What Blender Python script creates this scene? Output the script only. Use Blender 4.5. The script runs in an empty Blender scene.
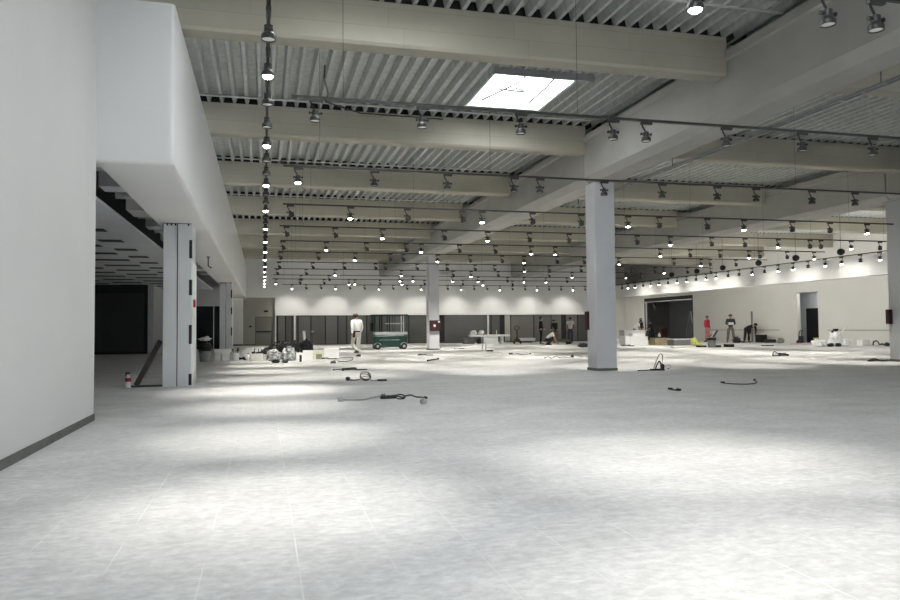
import bpy, bmesh, math, random
from mathutils import Vector, Matrix, noise

random.seed(7)
C = bpy.context.scene.collection
PI = math.pi

# ------------------------------------------------------------------ materials
def mat(name, col, rough=.6, metal=0, var=0, scale=3.0, spec=.4, bump=0):
    m = bpy.data.materials.new(name); m.use_nodes = True
    nt = m.node_tree; b = nt.nodes['Principled BSDF']
    b.inputs['Roughness'].default_value = rough
    b.inputs['Metallic'].default_value = metal
    b.inputs['Specular IOR Level'].default_value = spec
    b.inputs['Base Color'].default_value = (*col, 1)
    if var or bump:
        tc = nt.nodes.new('ShaderNodeTexCoord'); nz = nt.nodes.new('ShaderNodeTexNoise')
        nz.inputs['Scale'].default_value = scale; nz.inputs['Detail'].default_value = 5
        nt.links.new(tc.outputs['Object'], nz.inputs['Vector'])
        if var:
            r = nt.nodes.new('ShaderNodeValToRGB')
            r.color_ramp.elements[0].position = .3; r.color_ramp.elements[1].position = .7
            r.color_ramp.elements[0].color = (*[c*(1-var) for c in col], 1)
            r.color_ramp.elements[1].color = (*[min(1, c*(1+var)) for c in col], 1)
            nt.links.new(nz.outputs['Fac'], r.inputs['Fac']); nt.links.new(r.outputs['Color'], b.inputs['Base Color'])
        if bump:
            bp = nt.nodes.new('ShaderNodeBump'); bp.inputs['Strength'].default_value = bump; bp.inputs['Distance'].default_value = .01
            nt.links.new(nz.outputs['Fac'], bp.inputs['Height']); nt.links.new(bp.outputs['Normal'], b.inputs['Normal'])
    return m

def emit(name, col, s):
    m = bpy.data.materials.new(name); m.use_nodes = True
    b = m.node_tree.nodes['Principled BSDF']
    b.inputs['Base Color'].default_value = (*col, 1)
    b.inputs['Emission Color'].default_value = (*col, 1)
    b.inputs['Emission Strength'].default_value = s
    return m

def floor_mat():
    m = bpy.data.materials.new('dusty_tiled_concrete'); m.use_nodes = True
    nt = m.node_tree; N = nt.nodes; L = nt.links; b = N['Principled BSDF']
    b.inputs['Roughness'].default_value = .5; b.inputs['Specular IOR Level'].default_value = .35
    tc = N.new('ShaderNodeTexCoord')
    # tile joints: rows run along Y, staggered half a tile
    mp = N.new('ShaderNodeMapping'); mp.inputs['Rotation'].default_value = (0, 0, PI/2)
    mp.inputs['Location'].default_value = (.0, .283, 0)
    L.new(tc.outputs['Object'], mp.inputs['Vector'])
    br = N.new('ShaderNodeTexBrick'); br.offset = .5
    for k, v in (('Scale', 1), ('Mortar Size', .0045), ('Mortar Smooth', .3), ('Brick Width', .9), ('Row Height', .449)):
        br.inputs[k].default_value = v
    br.inputs['Color1'].default_value = (.0, .0, .0, 1); br.inputs['Color2'].default_value = (.12, .12, .12, 1)
    br.inputs['Mortar'].default_value = (1, 1, 1, 1)
    L.new(mp.outputs['Vector'], br.inputs['Vector'])
    # dust, trowel smears and worn spots
    mp2 = N.new('ShaderNodeMapping'); mp2.inputs['Scale'].default_value = (1.0, 1.5, 1)
    L.new(tc.outputs['Object'], mp2.inputs['Vector'])
    n1 = N.new('ShaderNodeTexNoise'); n1.inputs['Scale'].default_value = .9; n1.inputs['Detail'].default_value = 8; n1.inputs['Roughness'].default_value = .62
    L.new(mp2.outputs['Vector'], n1.inputs['Vector'])
    n2 = N.new('ShaderNodeTexNoise'); n2.inputs['Scale'].default_value = 7.5; n2.inputs['Detail'].default_value = 9; n2.inputs['Roughness'].default_value = .68; n2.inputs['Distortion'].default_value = .8
    L.new(mp2.outputs['Vector'], n2.inputs['Vector'])
    r1 = N.new('ShaderNodeValToRGB'); e = r1.color_ramp.elements
    e[0].position = .3; e[0].color = (.56, .56, .552, 1); e[1].position = .7; e[1].color = (.75, .75, .735, 1)
    L.new(n1.outputs['Fac'], r1.inputs['Fac'])
    r2 = N.new('ShaderNodeValToRGB'); e = r2.color_ramp.elements
    e[0].position = .36; e[0].color = (.80, .80, .80, 1); e[1].position = .6; e[1].color = (1, 1, 1, 1)
    L.new(n2.outputs['Fac'], r2.inputs['Fac'])
    mu = N.new('ShaderNodeMix'); mu.data_type = 'RGBA'; mu.blend_type = 'MULTIPLY'; mu.inputs['Factor'].default_value = .8
    L.new(r1.outputs['Color'], mu.inputs['A']); L.new(r2.outputs['Color'], mu.inputs['B'])
    n4 = N.new('ShaderNodeTexNoise'); n4.inputs['Scale'].default_value = 13; n4.inputs['Detail'].default_value = 7; n4.inputs['Roughness'].default_value = .65
    L.new(mp2.outputs['Vector'], n4.inputs['Vector'])
    r4 = N.new('ShaderNodeValToRGB'); e = r4.color_ramp.elements
    e[0].position = .40; e[0].color = (.80, .80, .80, 1); e[1].position = .62; e[1].color = (1.12, 1.12, 1.12, 1)
    L.new(n4.outputs['Fac'], r4.inputs['Fac'])
    mu4 = N.new('ShaderNodeMix'); mu4.data_type = 'RGBA'; mu4.blend_type = 'MULTIPLY'; mu4.inputs['Factor'].default_value = .55
    L.new(mu.outputs['Result'], mu4.inputs['A']); L.new(r4.outputs['Color'], mu4.inputs['B']); mu = mu4
    n3 = N.new('ShaderNodeTexNoise'); n3.inputs['Scale'].default_value = 2.0; n3.inputs['Detail'].default_value = 4
    L.new(tc.outputs['Object'], n3.inputs['Vector'])
    r3 = N.new('ShaderNodeValToRGB'); r3.color_ramp.elements[0].position = .42; r3.color_ramp.elements[1].position = .62
    r3.color_ramp.elements[1].color = (.75, .75, .75, 1)
    L.new(n3.outputs['Fac'], r3.inputs['Fac'])
    mm = N.new('ShaderNodeMath'); mm.operation = 'MULTIPLY'; L.new(br.outputs['Fac'], mm.inputs[0]); L.new(r3.outputs['Color'], mm.inputs[1])
    mx = N.new('ShaderNodeMix'); mx.data_type = 'RGBA'
    L.new(mm.outputs[0], mx.inputs['Factor']); L.new(mu.outputs['Result'], mx.inputs['A']); mx.inputs['B'].default_value = (.76, .76, .75, 1)
    L.new(mx.outputs['Result'], b.inputs['Base Color'])
    rr = N.new('ShaderNodeMapRange'); rr.inputs['To Min'].default_value = .42; rr.inputs['To Max'].default_value = .62
    L.new(n2.outputs['Fac'], rr.inputs['Value']); L.new(rr.outputs['Result'], b.inputs['Roughness'])
    bp = N.new('ShaderNodeBump'); bp.inputs['Strength'].default_value = .12; bp.inputs['Distance'].default_value = .01
    L.new(n2.outputs['Fac'], bp.inputs['Height']); L.new(bp.outputs['Normal'], b.inputs['Normal'])
    return m

def clad_mat(name, col, width, height, off=(0, 0, 0)):
    """painted beam cladding: faint board joints every WIDTH m along X"""
    m = bpy.data.materials.new(name); m.use_nodes = True
    nt = m.node_tree; N = nt.nodes; L = nt.links; b = N['Principled BSDF']
    b.inputs['Roughness'].default_value = .55
    tc = N.new('ShaderNodeTexCoord'); mp = N.new('ShaderNodeMapping'); mp.inputs['Rotation'].default_value = (PI/2, 0, 0)
    mp.inputs['Location'].default_value = off
    L.new(tc.outputs['Object'], mp.inputs['Vector'])
    br = N.new('ShaderNodeTexBrick'); br.offset = .12
    for k, v in (('Scale', 1), ('Mortar Size', .006), ('Mortar Smooth', .6), ('Brick Width', width), ('Row Height', height)):
        br.inputs[k].default_value = v
    br.inputs['Color1'].default_value = (*col, 1); br.inputs['Color2'].default_value = (*[c*.95 for c in col], 1)
    br.inputs['Mortar'].default_value = (*[c*.78 for c in col], 1)
    L.new(mp.outputs['Vector'], br.inputs['Vector'])
    nz = N.new('ShaderNodeTexNoise'); nz.inputs['Scale'].default_value = 1.2; nz.inputs['Detail'].default_value = 5
    L.new(tc.outputs['Object'], nz.inputs['Vector'])
    r = N.new('ShaderNodeValToRGB'); r.color_ramp.elements[0].position = .3; r.color_ramp.elements[1].position = .7
    r.color_ramp.elements[0].color = (.88, .88, .88, 1)
    L.new(nz.outputs['Fac'], r.inputs['Fac'])
    mu = N.new('ShaderNodeMix'); mu.data_type = 'RGBA'; mu.blend_type = 'MULTIPLY'; mu.inputs['Factor'].default_value = 1
    L.new(br.outputs['Color'], mu.inputs['A']); L.new(r.outputs['Color'], mu.inputs['B'])
    L.new(mu.outputs['Result'], b.inputs['Base Color'])
    return m

M = dict(
    floor=floor_mat(),
    wall=mat('white_plaster', (.65, .65, .64), .75, var=.025, scale=.8),
    wall2=mat('off_white_plaster', (.62, .61, .57), .8, var=.03, scale=.6),
    bulk=mat('white_soffit_paint', (.74, .74, .735), .7, var=.02, scale=.6),
    band=mat('white_bulkhead_paint', (.84, .84, .83), .7, var=.02, scale=.5),
    beam=clad_mat('cream_beam_paint', (.46, .435, .355), 2.15, .31),
    girder=mat('warm_grey_concrete', (.34, .335, .31), .6, var=.06, scale=1.3, bump=.05),
    column=mat('grey_painted_concrete', (.52, .525, .54), .55, var=.04, scale=1.2),
    metalcol=mat('grey_painted_steel', (.66, .685, .705), .45, var=.03, scale=1.5),
    deck=mat('galvanised_deck', (.47, .49, .475), .45, metal=.1, var=.16, scale=7),
    roof=mat('roof_insulation', (.10, .10, .095), .9, var=.1),
    skirting=mat('dark_skirting', (.105, .105, .10), .5, var=.2, scale=6),
    shutter=mat('grey_shutter', (.105, .108, .10), .5, var=.08, scale=1),
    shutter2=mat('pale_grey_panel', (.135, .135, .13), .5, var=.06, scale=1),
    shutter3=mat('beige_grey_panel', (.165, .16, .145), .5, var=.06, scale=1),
    gap=mat('dark_gap', (.03, .03, .03), .7, var=.1),
    niche=mat('beige_wall_panel', (.40, .39, .34), .7, var=.04, scale=1),
    door=mat('olive_grey_door', (.22, .215, .18), .5, var=.05, scale=1),
    darkglass=mat('dark_shop_glass', (.015, .02, .022), .12, var=.2, scale=1),
    darkpanel=mat('dark_roller_panel', (.042, .042, .04), .5, var=.15, scale=1),
    black=mat('black_metal', (.02, .02, .02), .4, metal=.3, var=.2, scale=20),
    rail=mat('dark_anodised_rail', (.05, .05, .047), .4, metal=.5, var=.1, scale=12),
    housing=mat('grey_lamp_housing', (.06, .06, .057), .4, metal=.4, var=.1, scale=20),
    lensoff=mat('frosted_lens', (.82, .82, .78), .2, var=.02, scale=20),
    lenson=emit('glowing_lens', (1, .965, .90), 30),
    sky_pane=emit('daylit_skylight_pane', (.945, .97, 1), 8.0),
    wall_fill=emit('fill_glow', (1, .97, .92), 34),
    room_fill=emit('room_fill_glow', (1, .97, .92), 24),
    rail2=mat('blue_grey_steel', (.34, .35, .37), .5, metal=.2, var=.1, scale=6),
    steel=mat('pale_steel', (.55, .56, .56), .35, metal=.6, var=.08, scale=8),
    white=mat('white_board', (.80, .80, .78), .6, var=.03, scale=4),
    foam=mat('white_foam', (.86, .86, .85), .85, var=.03, scale=9),
    card=mat('pale_carton', (.62, .61, .57), .8, var=.06, scale=5),
    blackbag=mat('black_plastic', (.018, .019, .022), .3, var=.3, scale=6),
    clearbag=mat('cloudy_plastic', (.34, .35, .35), .3, var=.85, scale=9),
    greytub=mat('grey_plastic', (.33, .34, .34), .45, var=.1, scale=4),
    greybox=mat('slate_grey_foil', (.20, .20, .20), .5, var=.08, scale=4),
    whitetub=mat('white_plastic', (.74, .75, .74), .4, var=.04, scale=4),
    wood=mat('pale_timber', (.56, .48, .30), .7, var=.12, scale=6),
    darkwood=mat('dark_timber', (.06, .052, .045), .6, var=.25, scale=9),
    brown=mat('rusty_brown_paint', (.055, .028, .02), .5, var=.2, scale=9),
    green=mat('dark_green_paint', (.006, .04, .028), .4, var=.15, scale=5),
    greenlt=mat('worn_green_label', (.20, .34, .28), .5, var=.1, scale=5),
    lime=mat('lime_plastic', (.50, .52, .16), .5, var=.12, scale=6),
    yellow=mat('yellow_plastic', (.52, .46, .06), .5, var=.1, scale=6),
    olive=mat('olive_sacking', (.22, .22, .16), .8, var=.3, scale=9),
    paleyel=mat('pale_yellow_carton', (.66, .65, .50), .8, var=.06, scale=5),
    rubber=mat('black_rubber', (.022, .022, .022), .7, var=.2, scale=12),
    maroon=mat('maroon_paint', (.035, .008, .008), .45, var=.15, scale=5),
    red=mat('red_plastic', (.35, .02, .03), .5, var=.15, scale=6),
    pinkwrap=mat('pink_film', (.70, .42, .45), .4, var=.2, scale=7),
    paper=mat('white_paper', (.85, .85, .83), .8, var=.02, scale=9),
    slot=mat('dark_slot', (.012, .012, .014), .6, var=.1),
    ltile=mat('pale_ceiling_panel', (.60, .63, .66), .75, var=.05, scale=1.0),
    skin=mat('skin', (.46, .27, .19), .6, var=.06, scale=14),
    eye=mat('dark_eye', (.02, .015, .012), .3, var=.1, scale=30),
    hair=mat('dark_hair', (.02, .016, .013), .6, var=.3, scale=40),
    greyhair=mat('grey_hair', (.12, .12, .11), .7, var=.3, scale=40),
    wshirt=mat('white_cotton', (.82, .82, .80), .85, var=.03, scale=8),
    btrouser=mat('pale_beige_cotton', (.52, .51, .46), .85, var=.06, scale=8),
    blackcloth=mat('black_cloth', (.014, .014, .015), .85, var=.3, scale=8),
    darkcloth=mat('charcoal_cloth', (.035, .036, .034), .85, var=.2, scale=8),
    greycloth=mat('grey_brown_cloth', (.15, .145, .125), .85, var=.15, scale=8),
    khaki=mat('khaki_cloth', (.22, .21, .165), .85, var=.12, scale=8),
    jeans=mat('slate_denim', (.085, .085, .125), .85, var=.15, scale=12),
    redcloth=mat('red_cloth', (.42, .035, .06), .85, var=.15, scale=8),
    pinkcloth=mat('salmon_cloth', (.62, .22, .22), .85, var=.12, scale=8),
)

# ------------------------------------------------------------------ mesh helpers
class MB:
    def __init__(s): s.v = []; s.f = []
    def add(s, vs, fs):
        o = len(s.v); s.v += [tuple(v) for v in vs]; s.f += [tuple(i+o for i in f) for f in fs]; return s
    def box(s, x0, x1, y0, y1, z0, z1):
        return s.add([(x0,y0,z0),(x1,y0,z0),(x1,y1,z0),(x0,y1,z0),(x0,y0,z1),(x1,y0,z1),(x1,y1,z1),(x0,y1,z1)],
              [(3,2,1,0),(4,5,6,7),(0,1,5,4),(1,2,6,5),(2,3,7,6),(3,0,4,7)])
    def obox(s, c, size, rot=(0,0,0)):
        from mathutils import Euler
        R = Euler(rot).to_matrix(); c = Vector(c); h = [k/2 for k in size]
        vs = [c + R @ Vector((sx*h[0], sy*h[1], sz*h[2])) for sz in (-1,1) for sx,sy in ((-1,-1),(1,-1),(1,1),(-1,1))]
        return s.add(vs, [(3,2,1,0),(4,5,6,7),(0,1,5,4),(1,2,6,5),(2,3,7,6),(3,0,4,7)])
    def cbox(s, x0, x1, y0, y1, z0, z1, b=.01):
        """box with chamfered vertical edges and top"""
        r = lambda i: [(x0+b+i,y0+i),(x1-b-i,y0+i),(x1-i,y0+b+i),(x1-i,y1-b-i),(x1-b-i,y1-i),(x0+b+i,y1-i),(x0+i,y1-b-i),(x0+i,y0+b+i)]
        rings = [[(x,y,z0) for x,y in r(0)], [(x,y,z1-b) for x,y in r(0)], [(x,y,z1) for x,y in r(b*.8)]]
        return s.rings(rings, True, True)
    def rings(s, rings, cap0=True, cap1=True):
        n = len(rings[0]); vs = [p for r in rings for p in r]; fs = []
        for i in range(len(rings)-1):
            for j in range(n):
                k = (j+1) % n
                fs.append((i*n+j, i*n+k, (i+1)*n+k, (i+1)*n+j))
        if cap0: fs.append(tuple(reversed(range(n))))
        if cap1: fs.append(tuple(range((len(rings)-1)*n, len(rings)*n)))
        return s.add(vs, fs)
    def cyl(s, p0, p1, r0, r1=None, n=12):
        r1 = r0 if r1 is None else r1
        p0, p1 = Vector(p0), Vector(p1); d = (p1-p0).normalized(); q = d.to_track_quat('Z', 'Y')
        rg = []
        for p, r in ((p0, r0), (p1, r1)):
            rg.append([p + q @ Vector((r*math.cos(2*PI*k/n), r*math.sin(2*PI*k/n), 0)) for k in range(n)])
        return s.rings(rg)
    def lathe(s, c, prof, n=16, cap0=True, cap1=True):
        return s.rings([[(c[0]+r*math.cos(2*PI*k/n), c[1]+r*math.sin(2*PI*k/n), c[2]+z) for k in range(n)] for r, z in prof], cap0, cap1)
    def tube(s, pts, r, n=6):
        P = [Vector(p) for p in pts]; rg = []; up = Vector((0, 0, 1)); last = None
        for i, p in enumerate(P):
            t = (P[min(i+1, len(P)-1)] - P[max(i-1, 0)]).normalized()
            if last is None:
                a = t.cross(up)
                if a.length < 1e-3: a = t.cross(Vector((1, 0, 0)))
                a.normalize()
            else:
                a = last - t*last.dot(t)
                if a.length < 1e-4: a = t.cross(up)
                a.normalize()
            last = a; b = t.cross(a)
            rr = r[i] if isinstance(r, (list, tuple)) else r
            rg.append([p + a*rr*math.cos(2*PI*k/n) + b*rr*math.sin(2*PI*k/n) for k in range(n)])
        return s.rings(rg)
    def prism(s, poly, y0, y1):
        """polygon in XZ swept along Y"""
        return s.rings([[(x, y0, z) for x, z in poly], [(x, y1, z) for x, z in poly]])
    def blob(s, c, rad, seed=0, amp=.18, fr=3.0, seg=14, ring=9, flat=True):
        rg = []
        for i in range(1, ring):
            th = PI*i/ring; row = []
            for k in range(seg):
                ph = 2*PI*k/seg
                d = Vector((math.sin(th)*math.cos(ph), math.sin(th)*math.sin(ph), -math.cos(th)))
                m = 1 + amp*noise.noise(d*fr + Vector((seed*7.3, seed*1.7, seed)))
                p = Vector((d.x*rad[0]*m, d.y*rad[1]*m, d.z*rad[2]*m)) + Vector(c)
                if flat: p.z = max(p.z, c[2]-rad[2]*.82)
                row.append(p)
            rg.append(row)
        return s.rings(rg)
    def build(s, name, m, parent=None, smooth=True, bevel=0):
        me = bpy.data.meshes.new(name); me.from_pydata(s.v, [], s.f); me.update()
        bm = bmesh.new(); bm.from_mesh(me); bmesh.ops.recalc_face_normals(bm, faces=bm.faces); bm.to_mesh(me); bm.free()
        o = bpy.data.objects.new(name, me); C.objects.link(o)
        if m: me.materials.append(M[m] if isinstance(m, str) else m)
        if smooth:
            me.polygons.foreach_set('use_smooth', [True]*len(me.polygons)); me.set_sharp_from_angle(angle=math.radians(38))
        if bevel:
            b = o.modifiers.new('bevel', 'BEVEL'); b.width = bevel; b.segments = 2; b.limit_method = 'ANGLE'
        if parent: o.parent = parent
        return o

def tag(o, label, cat, group=None, kind=None):
    o['label'] = label; o['category'] = cat
    if group: o['group'] = group
    if kind: o['kind'] = kind
    return o
def empty(name, label, cat, loc=(0,0,0), rz=0, group=None):
    o = bpy.data.objects.new(name, None); C.objects.link(o); o.empty_display_size = .1
    o.location = (loc[0], loc[1], loc[2] if len(loc) > 2 else 0); o.rotation_euler = (0, 0, rz)
    return tag(o, label, cat, group)
def struct(mb, name, m, smooth=False):
    o = mb.build(name, m, smooth=smooth); o['kind'] = 'structure'; return o
ORD = ['', 'first', 'second', 'third', 'fourth', 'fifth', 'sixth', 'seventh', 'eighth', 'ninth', 'tenth', 'eleventh', 'twelfth', 'thirteenth',
       'fourteenth', 'fifteenth', 'sixteenth', 'seventeenth', 'eighteenth', 'nineteenth', 'twentieth']
def ordinal(n):
    if n <= 20: return ORD[n]
    t = {2: 'twenty', 3: 'thirty', 4: 'forty', 5: 'fifty'}[n//10]
    return (t + '-' + ORD[n % 10]) if n % 10 else {2: 'twentieth', 3: 'thirtieth', 4: 'fortieth'}[n//10]

# ------------------------------------------------------------------ room shell
XL, XR, YF, YB = -2.115, 32.5, -9.0, 53.0      # hall: left wall face, right wall face, front, back
ZD = 6.43                                      # underside of roof deck
XC1, XC2 = 8.74, 19.09                         # girder / column lines
BEAM_Y = [-1.0, 5.4, 11.46, 17.5, 23.6, 29.7, 35.8, 41.9, 48.0]

struct(MB().box(-14, 40, -9, 62, -.3, 0), 'floor', 'floor')
# near left wall, its skirting, and the bulkhead beyond it
struct(MB().box(-2.45, XL, YF, 10.234, 0, 6.6), 'wall_left', 'wall')
struct(MB().box(XL, XL+.014, YF, 10.236, 0, .085), 'baseboard_left', 'skirting')
def bulkhead_ring(y, q):
    x1, z0, rr = -1.165-q, 3.34+q, .07
    return [(XL, y, z0)] + [(x1-rr+rr*math.sin(a), y, z0+rr-rr*math.cos(a)) for a in [k*PI/12 for k in range(7)]] + [(x1, y, 5.53), (XL, y, 5.53)]
struct(MB().rings([bulkhead_ring(10.234, .05), bulkhead_ring(10.249, .02), bulkhead_ring(10.284, 0), bulkhead_ring(YB, 0)]), 'wall_left_bulkhead', 'bulk', smooth=True)
struct(MB().box(-14, -2.45, 9.3, 9.5, 0, 4.5), 'wall_left_wing_front', 'wall')
struct(MB().box(-14.2, -14, 9.3, 45, 0, 4.5), 'wall_left_wing', 'wall')
struct(MB().box(-14, XL-.005, 9.3, 45, 4.5, 4.7), 'ceiling_left_wing_slab', 'slot')

# back wall: white upper face, niche at the left
b = MB()
b.box(-2.3, -1.42, YB, YB+.3, 0, 6.6)
b.box(-1.42, .766, YB, YB+.3, 3.39, 6.6)
b.box(.766, .86, YB, YB+.3, 0, 6.6)
b.box(.86, 26, YB, YB+.3, 2.11, 6.6)
struct(b, 'wall_back', 'band')
struct(MB().box(-1.5, .85, YB+.3, YB+.4, 0, 3.6), 'wall_back_niche', 'niche')
struct(MB().box(-2.35, -1.42, YB-.02, YB, 0, .12).box(-1.42, .77, YB+.27, YB+.3, 0, .1), 'baseboard_back', 'skirting')
struct(MB().box(26, 26.2, YB, 61.4, 0, 6.6), 'wall_back_return', 'wall2')
struct(MB().box(26, 33, 61.4, 61.6, 0, 6.9), 'wall_back_recess', 'wall2')
struct(MB().box(25.9, 33, 53.3, 61.6, 6.6, 6.8), 'ceiling_back_recess', 'wall2')
# right wall with its two openings
b = MB()
oy0, oy1 = 50.4, 57.9
dy0, dy1 = 37.15, 38.95
b.box(XR, XR+.25, YF, dy0, 0, 6.6)
b.box(XR, XR+.25, dy0, dy1, 3.14, 6.6)
b.box(XR, XR+.25, dy1, oy0, 0, 6.6)
b.box(XR, XR+.25, oy0, oy1, 3.56, 6.6)
b.box(XR, XR+.25, oy1, 61.4, 0, 6.7)
struct(b, 'wall_right', 'wall2')
struct(MB().box(XR-.025, XR, 28, 36.4, .80, .835).box(XR-.025, XR, 40.6, 48.6, .80, .835), 'trim_right', 'shutter2')
# dim stock room behind the wide opening
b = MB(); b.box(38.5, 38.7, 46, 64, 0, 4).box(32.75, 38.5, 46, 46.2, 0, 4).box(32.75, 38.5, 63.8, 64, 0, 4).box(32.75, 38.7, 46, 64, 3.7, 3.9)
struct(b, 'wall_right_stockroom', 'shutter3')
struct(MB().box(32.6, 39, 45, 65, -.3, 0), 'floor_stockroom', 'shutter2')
# closet behind the tall doorway
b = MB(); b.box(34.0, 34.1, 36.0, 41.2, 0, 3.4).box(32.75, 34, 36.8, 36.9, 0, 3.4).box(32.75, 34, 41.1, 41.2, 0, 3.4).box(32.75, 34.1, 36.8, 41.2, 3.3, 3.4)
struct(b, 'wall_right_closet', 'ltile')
struct(MB().box(26, 32.5, 53, 61.4, 3.8, 3.95), 'ceiling_recess', 'wall2')

for nm, loc, size, m_, lab in (('ceiling_fill_lamp', (28.6, 57, 3.74), (.2, 6, .06), 'room_fill', 'added fill lamp under the recess ceiling beyond the white band'),
                             ('ceiling_fill_lamp', (33.0, 54.2, 3.64), (.2, 5.5, .06), 'room_fill', 'added fill lamp inside the dim stock room behind the wide opening'),
                             ('ceiling_fill_lamp', (32.95, 38.1, 3.24), (.15, .9, .06), 'room_fill', 'added fill lamp inside the closet behind the tall doorway')):
    o = empty(nm, lab, 'lamp', loc)  # added out of sight to brighten the recess, stock room and closet
    MB().box(-size[0]/2, size[0]/2, -size[1]/2, size[1]/2, 0, size[2]).build('fill_body', 'steel', o, smooth=False)
    MB().box(-size[0]/2+.01, size[0]/2-.01, -size[1]/2+.01, size[1]/2-.01, -.02, 0).build('fill_glow', m_, o, smooth=False)
# hanging white band in front of the right wall
struct(MB().box(23.55, 23.95, -9, 46.5, 3.1, 3.93), 'wall_right_bulkhead', 'band')

lu = empty('hidden_wall_fill', 'long added fill lamp hidden behind the white band, brightening the right wall', 'lamp', (23.96, 18, 3.42), group='added fill lamps behind the white band')  # glowing strip added out of view to lift the dark right wall
MB().box(0, .14, 0, 28, -.08, .14).build('fill_body', 'steel', lu, smooth=False)
MB().box(.14, .155, .05, 27.95, -.06, .12).build('fill_glow', 'wall_fill', lu, smooth=False)

# roof deck: trapezoid ribs running along Y, with an opening under each skylight
SKY = [(4.62, 6.48, 13.95, 16.45)]
SKY += [(x, x+1.9, y, y+2.6) for x, y in ((1.0, -5.6), (12.0, -5.6), (1.0, 1.0), (12.0, 1.0), (1.0, 7.6))]     # added for ambient light over and behind the camera, out of frame
pitch, dep = .28, .17
def deck_strip(mb, x0, x1, y0, y1):
    n = max(1, round((x1-x0)/pitch)); p = (x1-x0)/n
    xs, zs = [], []
    for i in range(n):
        a = x0+i*p
        for fx, z in ((0, ZD), (.22, ZD), (.36, ZD+dep), (.86, ZD+dep)):
            xs.append(a+fx*p); zs.append(z)
    xs.append(x1); zs.append(ZD)
    o = [(x, y0, z) for x, z in zip(xs, zs)]; e = [(x, y1, z) for x, z in zip(xs, zs)]
    m = len(xs)
    t = [(x, y, z+.012) for x, y, z in o+e]
    mb.add(o+e+t, [(i, i+1, m+i+1, m+i) for i in range(m-1)] + [(2*m+i, 3*m+i, 3*m+i+1, 2*m+i+1) for i in range(m-1)]
           + [(i, 2*m+i, 2*m+i+1, i+1) for i in range(m-1)] + [(m+i, m+i+1, 3*m+i+1, 3*m+i) for i in range(m-1)])
def holes_cut(mb, f, x0, x1, y0, y1):
    xs = sorted({x0, x1, *[v for s in SKY for v in s[:2] if x0 < v < x1]})
    for a, c in zip(xs, xs[1:]):
        hs = sorted([(s[2], s[3]) for s in SKY if s[0] <= a+1e-6 and s[1] >= c-1e-6])
        y = y0
        for h0, h1 in hs:
            f(mb, a, c, y, h0); y = h1
        f(mb, a, c, y, y1)
b = MB(); holes_cut(b, deck_strip, XL, XR+.2, YF, YB)
struct(b, 'ceiling', 'deck')
b = MB(); holes_cut(b, lambda m, x0, x1, y0, y1: m.box(x0, x1, y0, y1, ZD+.24, ZD+.45), XL-.3, XR+.3, YF, YB+.3)
struct(b, 'ceiling_roof_slab', 'roof')

# skylight in view (curb, pane, opener rods); the others are unseen additions lighting the near floor
for k, (x0, x1, y0, y1) in enumerate(SKY):
    s = empty('skylight', 'glowing white roof skylight in the metal deck beside the near girder' if k == 0 else
              f'added unseen skylight above and behind the camera, {ordinal(k)} of five', 'skylight', ((x0+x1)/2, (y0+y1)/2, ZD), group='roof skylights')
    hx, hy = (x1-x0)/2, (y1-y0)/2
    c = MB()
    for a, d, e, g in ((-hx, hx, -hy, -hy+.04), (-hx, hx, hy-.04, hy), (-hx, -hx+.04, -hy+.04, hy-.04), (hx-.04, hx, -hy+.04, hy-.04)):
        c.box(a, d, e, g, -.02, .62)
    c.build('curb', 'white', s, smooth=False)
    pn = MB().box(-hx+.04, hx-.04, -hy+.04, hy-.04, .5, .53).build('pane', 'sky_pane', s, smooth=False)
    if k == 0:
        MB().box(-hx-.1, hx+.25, -hy-.06, -hy, -.13, .02).build('frame', 'rail2', s, smooth=False)
        MB().tube([(-.6, hy-.3, .05), (-.1, -.2, .12), (.12, -hy+.2, .3)], .02).build('opener_rod', 'black', s)
        MB().tube([(.55, hy-.35, .05), (.62, 0, .12), (.7, -hy+.25, .3)], .02).build('opener_rod', 'black', s)
        MB().tube([(-.35, .55, .2), (.35, .62, .2), (.36, .8, .3), (.2, .95, .4)], .02).build('chain_opener', 'black', s)

# columns
def column(x0, x1, y0, y1, zt, name, label, m, skirt=True):
    c = tag(MB().box(x0, x1, y0, y1, 0, zt).build(name, m, bevel=.012, smooth=False), label, 'column', 'square hall columns', 'structure')
    if skirt: MB().box(x0-.012, x1+.012, y0-.012, y1+.012, 0, .068).build('skirting', 'skirting', c, smooth=False)
    return c
column(8.36, 8.92, 17.35, 17.92, 4.93, 'column', 'tall pale grey square column right of centre', 'column')
column(18.76, 19.23, 17.88, 18.48, 4.93, 'column', 'tall grey square column at the right edge of the hall', 'column')
column(8.33, 8.86, 36.9, 37.6, 4.93, 'column', 'grey column with a maroon fire box on its front', 'column')

# girders along Y: I shape with chamfered foot
def girder(xc, y0, y1, label):
    h = .455
    p = [(xc-.285, 4.93), (xc+.285, 4.93), (xc+h, 5.09), (xc+h, 5.98), (xc+h+.05, 6.0), (xc+h+.05, 6.16), (xc-h-.05, 6.16), (xc-h-.05, 6.0), (xc-h, 5.98), (xc-h, 5.09)]
    return tag(MB().prism(p, y0, y1).build('girder', 'girder', smooth=False), label, 'girder', 'long roof girders', 'structure')
girder(XC1-.085, YF, 17.62, 'near half of the long concrete girder over the pale column')
girder(XC1-.085, 17.66, YB, 'far half of the long concrete girder over the pale column')
girder(XC2-.20, YF, 18.12, 'near half of the long girder over the right column')
girder(XC2-.20, 18.16, YB, 'far half of the long girder over the right column')

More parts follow.
